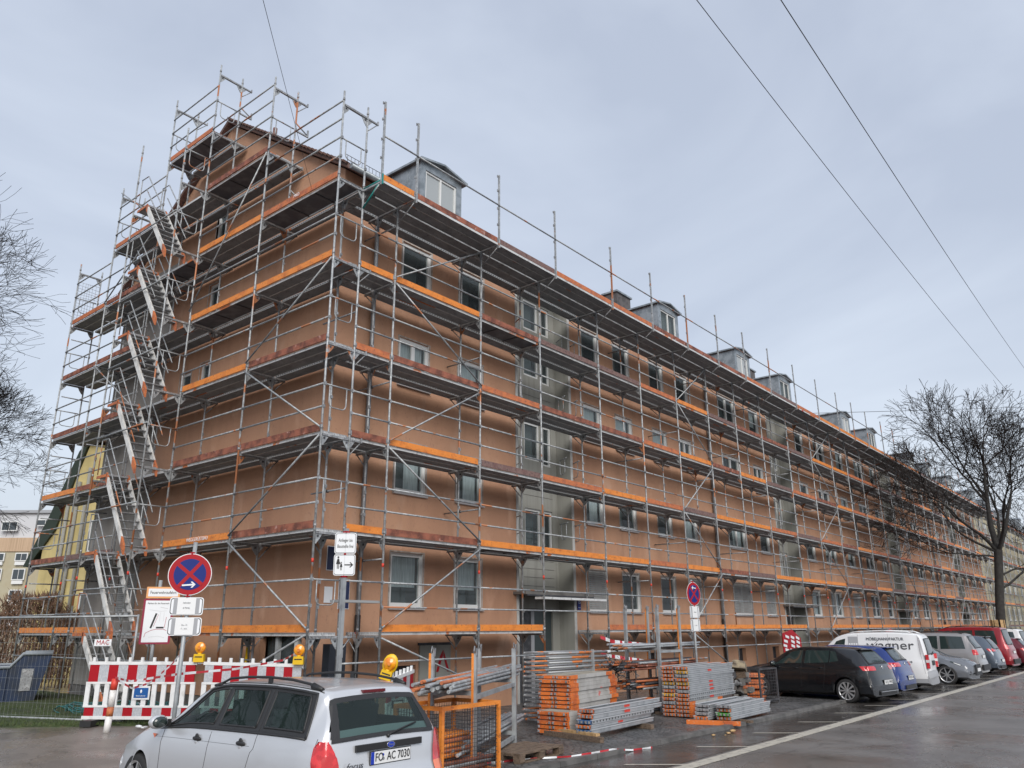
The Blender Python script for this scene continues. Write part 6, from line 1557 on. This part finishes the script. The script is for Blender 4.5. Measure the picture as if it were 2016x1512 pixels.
# --- mesh cages
def cage(label, loc, rz, Lx, Wy, H, fm, wm_, step=.05, fr=.025):
    t = thing("mesh_cage", label, "cage", loc, rz); b = M()
    for x in (0, Lx):
        for y in (0, Wy): b.bx(x - fr, x + fr, y - fr, y + fr, 0, H, fm)
    for z in (.1, H - fr):
        for y in (0, Wy): b.bx(fr, Lx - fr, y - fr * .9, y + fr * .9, z - fr, z + fr, fm)
        for x in (0, Lx): b.bx(x - fr * .9, x + fr * .9, fr, Wy - fr, z - fr, z + fr, fm)
    b.bx(fr, Lx - fr, fr, Wy - fr, .06, .075, fm); ob("frame", b, t)
    for (p0, p1) in (((0, 0), (Lx, 0)), ((0, Wy), (Lx, Wy)), ((0, 0), (0, Wy)), ((Lx, 0), (Lx, Wy))):
        b = M(); p0, p1 = Vector((*p0, 0)), Vector((*p1, 0)); n = int((p1 - p0).length / step)
        for i in range(1, n): q = p0 + (p1 - p0) * i / n; b.tube([q + ZV * .1, q + ZV * (H - .03)], .004, wm_, 3, False)
        for j in range(1, int(H / step)): b.tube([p0 + ZV * (.1 + j * step * .98), p1 + ZV * (.1 + j * step * .98)], .004, wm_, 3, False) if .1 + j * step < H else None
        ob("wire_side", b, t)
    return t
cage("orange framed mesh cage of clamps beside the rear of the silver car", (-1.85, -5.45, .06), RD(3), 1.18, .82, .98, m_or, m_dark)
tubes("the orange mesh cage, leaning on the left", "orange cage contents", (-1.8, -5.38, 0), RD(3), (.45, .7), .7, .42, 6, 5, [m_or, m_or2, m_or], 7, r=.03, jit=.05, nm="short_tube", word="short tube")
tubes("the bottom of the orange mesh cage", "orange cage bottom", (-1.78, -5.38, 0), RD(3), (.95, 1.1), .7, .17, 8, 4, [m_steel, m_or2, m_rb, m_dark], 8, r=.026, jit=.02, nm="short_tube", word="short tube")
b = M(); b.box((-1.75, -4.5, 1.02), (.2, .015, .1), m_black); b.box((-1.75, -4.51, 1.03), (.15, .012, .045), m_swhite); b.tube([(-1.75, -4.5, .6), (-1.75, -4.5, 1.0)], .01, m_black, 5); o = ob("small_tag_sign", b); tag(o, "small black and white tag on a rod behind the orange mesh cage", "tag")
cage("small dark mesh cage of orange clamps between the deck stack and the black car", (11.5, -4.0, .05), RD(-5), .95, .8, .9, m_dark, m_dark, .08, .02)
for i in range(5):
    b = M(); b.box((0, 0, 0), (.62, .5, .1), m_okal, taper=.9); b.tube([(-.3, -.26, 0), (.3, -.26, .02)], .03, m_or2, 6); o = ob("clamp_bundle", b); o.location = (11.95, -3.6, .2 + i * .14); o.rotation_euler = (0, .03 * (-1) ** i, .2 + .1 * i)
    tag(o, f"bundle of orange clamps, {'topmost' if i == 4 else ORD[i] + (' from the bottom' if i else '')} in the small dark mesh cage", "clamps", "clamp bundles in the dark cage")
b = M(); m_sk = mat("dirty_sack", (.3, .25, .17), .9, 0, [((.16, .13, .1), 6, .45, .6)], bump=.6, bscale=30); rk = random.Random(3)
b.box((11.0, -3.7, 1.02), (.42, .36, .2), m_sk, rot=Matrix.Rotation(.35, 3, 'Y') @ Matrix.Rotation(.3, 3, 'Z'), taper=.85); b.ball((10.93, -3.66, 1.1), .13, m_sk, (1.3, 1, .7), 9)
for i in range(34): b.box((11.0 + rk.uniform(-.2, .2), -3.7 + rk.uniform(-.2, .2), .1 + .82 * rk.random()), (rk.uniform(.08, .26), rk.uniform(.08, .22), rk.uniform(.05, .16)), rk.choice([m_plinth, m_dark, m_wood, m_steel2]), rot=Matrix.Rotation(rk.uniform(-.6, .6), 3, 'Y') @ Matrix.Rotation(rk.uniform(0, 3), 3, 'Z'))
o = ob("rubble_pile", b); tag(o, "dark rubble heap topped by a dirty beige sack, left of the small dark cage", "rubble")
for i, (x, y) in enumerate(((6.0, -5.6), (5.85, -5.7), (6.15, -5.65), (5.6, -5.75), (5.4, -5.6))):
    b = M(); s = .02 + .02 * ((i * 7) % 3); b.ball((0, 0, s * .5), s, m_wood2, (1.5, 1, .5), 6); o = ob("wood_chip", b); o.location = (x, y, .012); tag(o, "pale wood chip lying on the wet asphalt by the kerb", "chip", "wood chips on the asphalt")

# ================================================================ TREES, FAR BUILDINGS, WIRES
def tree(name, label, base, H, r0, forks, seed, spread, fork_h, levels=6, low=(), twigr=.006, group=None, jitter=.22, len0=.42, mt=None, nk=(2, 3), droop=0, cap=6000, lean=(0, 0)):
    r = random.Random(seed); t = thing(name, label, "tree", base, 0, group); tr = M(); cr = M(); cnt = [0]
    def seg(p, d, L_, ra, rb_, b, n, bend=.15, k=4):
        pts = [p]; q = p; dd = d.copy()
        for i in range(k):
            dd = (dd + Vector((r.gauss(0, bend), r.gauss(0, bend), r.gauss(0, bend) - droop)) * .5).normalized(); q = q + dd * (L_ / k); pts.append(q)
        b.tube(pts, [ra + (rb_ - ra) * i / k for i in range(k + 1)], mt or m_bark if b is tr else m_twig, n, False); return q, dd, pts
    def grow(p, d, L_, ra, lv):
        if cnt[0] > cap: return
        cnt[0] += 1
        b = tr if lv < 2 else cr; n = 8 if lv < 1 else (6 if lv < 2 else (4 if lv < 4 else 3)); rb_ = max(ra * .62, twigr * .6)
        q, dd, pts = seg(p, d, L_, ra, rb_, b, n, jitter * (1 + lv * .15), 4 if lv < 4 else 3)
        if lv >= levels: return
        kids = r.choice(nk)
        for i in range(kids):
            a = r.uniform(.25, .62) if i else r.uniform(.05, .25); ax = dd.cross(Vector((r.gauss(0, 1), r.gauss(0, 1), r.gauss(0, 1)))).normalized()
            nd = (Matrix.Rotation(a, 3, ax) @ dd); nd.z += .08 if lv < 3 else .0; nd.normalize()
            grow(q, nd, L_ * r.uniform(.68, .86), rb_ * (.95 if i == 0 else .75), lv + 1)
        if lv >= 1:
            for pp in pts[1:-1]:
                if r.random() < .8:
                    ax = dd.cross(Vector((r.gauss(0, 1), r.gauss(0, 1), r.gauss(0, 1)))).normalized(); nd = Matrix.Rotation(r.uniform(.6, 1.1), 3, ax) @ dd
                    grow(pp, nd, L_ * r.uniform(.4, .62), rb_ * .45, max(lv + 2, levels - 2))
    tr.tube([(0, 0, -.1), (0, 0, .3), (.03 + lean[0] * .4, .02 + lean[1] * .4, fork_h * .5), (lean[0], lean[1], fork_h)], [r0 * 1.25, r0 * 1.05, r0 * .95, r0 * .9], mt or m_bark, 12, False)
    for (az, el, L_, rr_) in forks: d = Vector((cos(az) * cos(el), sin(az) * cos(el), sin(el))); grow(Vector((lean[0] * .97, lean[1] * .97, fork_h - .15)), d, L_, rr_, 0)
    for (z, az, el, L_, rr_) in low: d = Vector((cos(az) * cos(el), sin(az) * cos(el), sin(el))); grow(Vector((lean[0] * z / fork_h, lean[1] * z / fork_h, z)), d, L_, rr_, 1)
    ob("trunk", tr, t); ob("crown", cr, t); return t
a_ = math.atan2(-.7695, .6387)      # azimuth of 'to the right' in the photo
T = tree("street_tree", "bare dark street tree standing behind the red van in front of the long facade", (40.9, -5.0, 0), 13, .235, [(a_ + pi, 1.0, 2.6, .1), (a_ + 2.2, 1.52, 2.9, .18), (a_, 1.2, 2.6, .13), (a_ + 1.2, 1.1, 2.4, .1), (a_ - 1.5, 1.1, 2.4, .1), (a_ + pi, .55, 2.5, .08)], 12, 1, 6.0, 6, [(3.9, a_, .45, 2.2, .07), (4.6, a_ + .3, .35, 1.9, .06), (5.6, a_ + pi, .15, 2.2, .055)], twigr=.018, nk=(2, 3, 3), cap=10000, lean=(.5, -.58))
b = M()
for k in range(8): aa = k * pi / 4; b.box((.33 * cos(aa), .33 * sin(aa), 1.15), (.03, .17, 2.3), m_wood2, aa)
ob("trunk_guard", b, T)
tree("bare_tree", "bare tree reaching in from the left edge high above the site fence", (-6.65, 19.7, .3), 15, .26, [(a_, 1.2, 3.6, .15), (a_ + 1.5, 1.25, 3.6, .14), (a_ - 1, 1.2, 3.6, .14), (a_ + pi, 1.1, 3.4, .13)], 21, 1, 5.0, 6, [(5.5, a_ + .1, .85, 2.9, .1), (6.5, a_, .55, 2.5, .08)], twigr=.012, nk=(3, 3, 3), cap=9000)
tree("bare_tree", "bushy bare tree behind the pale buildings at the left edge, lower than the first", (-.2, 32, .3), 15, .2, [(a_, 1.15, 2.7, .12), (a_ + 1.6, 1.3, 2.9, .12), (a_ - 1.3, 1.2, 2.7, .11), (a_ + pi, 1.1, 2.6, .1), (a_ + .4, .8, 2.5, .09)], 33, 1, 5.2, 6, [(4.0, a_, .3, 2.4, .06), (4.8, a_, .6, 2.7, .07)], twigr=.015, nk=(3, 3, 4), jitter=.16, cap=8000)
tree("roadside_tree", "large bare tree standing across the asphalt, mirrored in the side windows of the silver car", (-13.5, 7.5, 0), 12, .3, [(.3, 1.1, 3.0, .14), (2.0, 1.2, 3.2, .15), (-1.5, 1.0, 3.0, .14), (3.6, 1.0, 2.8, .12)], 44, 1, 3.0, 5, [(2.4, .3, .5, 2.4, .08)], twigr=.016, cap=2500)
# hedge
b = M(); r4 = random.Random(14)
for i in range(15000):
    u = r4.uniform(-2.5, 4.2); v = r4.uniform(0, 1.0); hgt = 2.55 + .35 * sin(u * 1.7) + .15 * sin(u * 5); z = r4.random() ** .6 * hgt
    p = Vector((.3, 17.5, .3)) + Vector((.64, -.77, 0)) * u + Vector((.77, .64, 0)) * v + ZV * z; q = p + Vector((r4.gauss(0, .12), r4.gauss(0, .12), r4.uniform(.0, .28)))
    b.face([p, p + Vector((.025, -.03, 0)), q], m_hedge)
for i in range(60): u = -2.5 + 6.7 * i / 60; p = Vector((.7, 17.8, .2)) + Vector((.64, -.77, 0)) * u; b.tube([p, p + Vector((.1, .1, 1.4))], .02, m_hedge, 4)
o = ob("hedge", b); tag(o, "dry reddish brown hedge behind the blue skip and the gable scaffold", "hedge")
b = M(); R0 = Vector((.64, -.77, 0)); N0 = Vector((.77, .64, 0))
def far_house(name, label, o, w, d, parts_):
    t = thing(name, label, "building", o); return t
t = thing("yellow_house", "yellow rendered house with a steep dark green roof side, seen behind the gable scaffold", "building", (3.6, 22.6, 0))
def PR(o, poly, dep, mt): return M().prism(poly, o, R0, ZV, N0, dep, mt)
ob("wall", PR((0, 0, 0), [(-.35, -.2), (6, -.2), (6, 9.6), (.95, 9.6), (.1, 6.2), (-.35, 5.2)], 9, m_yel), t)
ob("steep_roof_side", PR(tuple(N0 * -.15), [(.6, 9.3), (.95, 9.75), (.1, 6.0), (-.75, 4.5), (-.95, 4.5), (-.2, 6.6)], 9.3, mat("dark_green_roof", (.02, .035, .025), .6)), t)
ob("roof", PR(tuple(N0 * -.3), [(.5, 9.7), (6.3, 9.7), (5.5, 10.6), (1.5, 10.6)], 9.6, m_tile), t)
for k, u in enumerate((.45, .8, 1.15)):
    ob("downpipe", M().tube([R0 * u - N0 * .08 + ZV * .2, R0 * u - N0 * .08 + ZV * (7.4 + k * .6)], .07, m_wallp, 8), t)
for zc in (2.2, 5.1):
    b = M(); b.prism([(1.5, zc), (1.95, zc), (1.95, zc + 1.3), (1.5, zc + 1.3)], N0 * -.05, R0, ZV, N0, .04, m_frame); f = ob("window", b, t); b = M(); b.prism([(1.56, zc + .06), (1.89, zc + .06), (1.89, zc + 1.24), (1.56, zc + 1.24)], N0 * -.06, R0, ZV, N0, .008, m_glass if False else m_room); ob("pane", b, f)
t = thing("pale_apartment_house", "pale cream house with a white top storey far behind at the left edge", "building", (17.5, 84.5, 0))
ob("wall", PR((0, 0, 0), [(-20, 0), (12, 0), (12, 9.9), (-20, 9.9)], 12, m_cream), t)
ob("seam_band", PR(tuple(N0 * -.12), [(-20, 9.9), (9.8, 9.9), (9.8, 11.3), (-20, 11.3)], 12, mat("tan_cladding", (.5, .36, .24), .7, 0, [((.4, .28, .18), 3, .45, .6)], stretch=(4, 4, .1))), t)
ob("top_storey", PR(tuple(N0 * .3), [(-20, 11.3), (9, 11.3), (9, 13.9), (-20, 13.9)], 11, mat("pale_render", (.55, .56, .58), .8)), t)
ob("roof", PR(tuple(N0 * .0), [(-20, 13.9), (9.3, 13.9), (9.3, 14.2), (-20, 14.2)], 12, m_sgrey), t)
for (u, z, w, h) in [(u, z, 1.1, hh) for u in (4.0, 8.6 - 2.2, 1.2) for z, hh in ((9.0, .65), (7.1, .95), (5.0, .95), (3.0, .95))] + [(4.4, 12.1, 1.5, .8), (8.0, 12.6, 1.7, .5)]:
    b = M(); b.prism([(u - .1, z - .1), (u + w + .1, z - .1), (u + w + .1, z + h + .1), (u - .1, z + h + .1)], N0 * -.2, R0, ZV, N0, .1, m_frame); f = ob("window", b, t)
    b = M(); b.prism([(u, z), (u + w / 2 - .03, z), (u + w / 2 - .03, z + h), (u, z + h)], N0 * -.22, R0, ZV, N0, .015, m_glassd); b.prism([(u + w / 2 + .03, z), (u + w, z), (u + w, z + h), (u + w / 2 + .03, z + h)], N0 * -.22, R0, ZV, N0, .015, m_glassd) if True else 0; ob("pane", b, f)
    if z < 9.9: ob("window_box", M().prism([(u, z - .5), (u + w, z - .5), (u + w, z - .15), (u, z - .15)], N0 * -.25, R0, ZV, N0, .2, m_frame), t)
# wires
def wire(label, p, q, sag, r=.012):
    p, q = Vector(p), Vector(q); P = [p + (q - p) * i / 30 - ZV * sag * 4 * (i / 30) * (1 - i / 30) for i in range(31)]; b = M(); b.tube(P, r, m_blk, 5, False); o = ob("overhead_wire", b); tag(o, label, "wire")
wire("left of the two overhead wires crossing the sky at the right", (4.6, -5.8, 18.75), (64.0, -5.72, 19.0), .45, .012)
wire("rightmost overhead wire crossing the sky at the right corner", (3.0, -8.66, 15.5), (72.0, -6.55, 22.2), .45, .012)
wire("thin wire dropping from the top of the picture onto the gable scaffold", (-5.95, -6.16, 9.43), (-.02, 1.0, 11.97), .0, .004)
wire("faint horizontal wire above the far roofs", (48.0, 12.6, 18.2), (73.0, -5.4, 20.9), .05, .02)
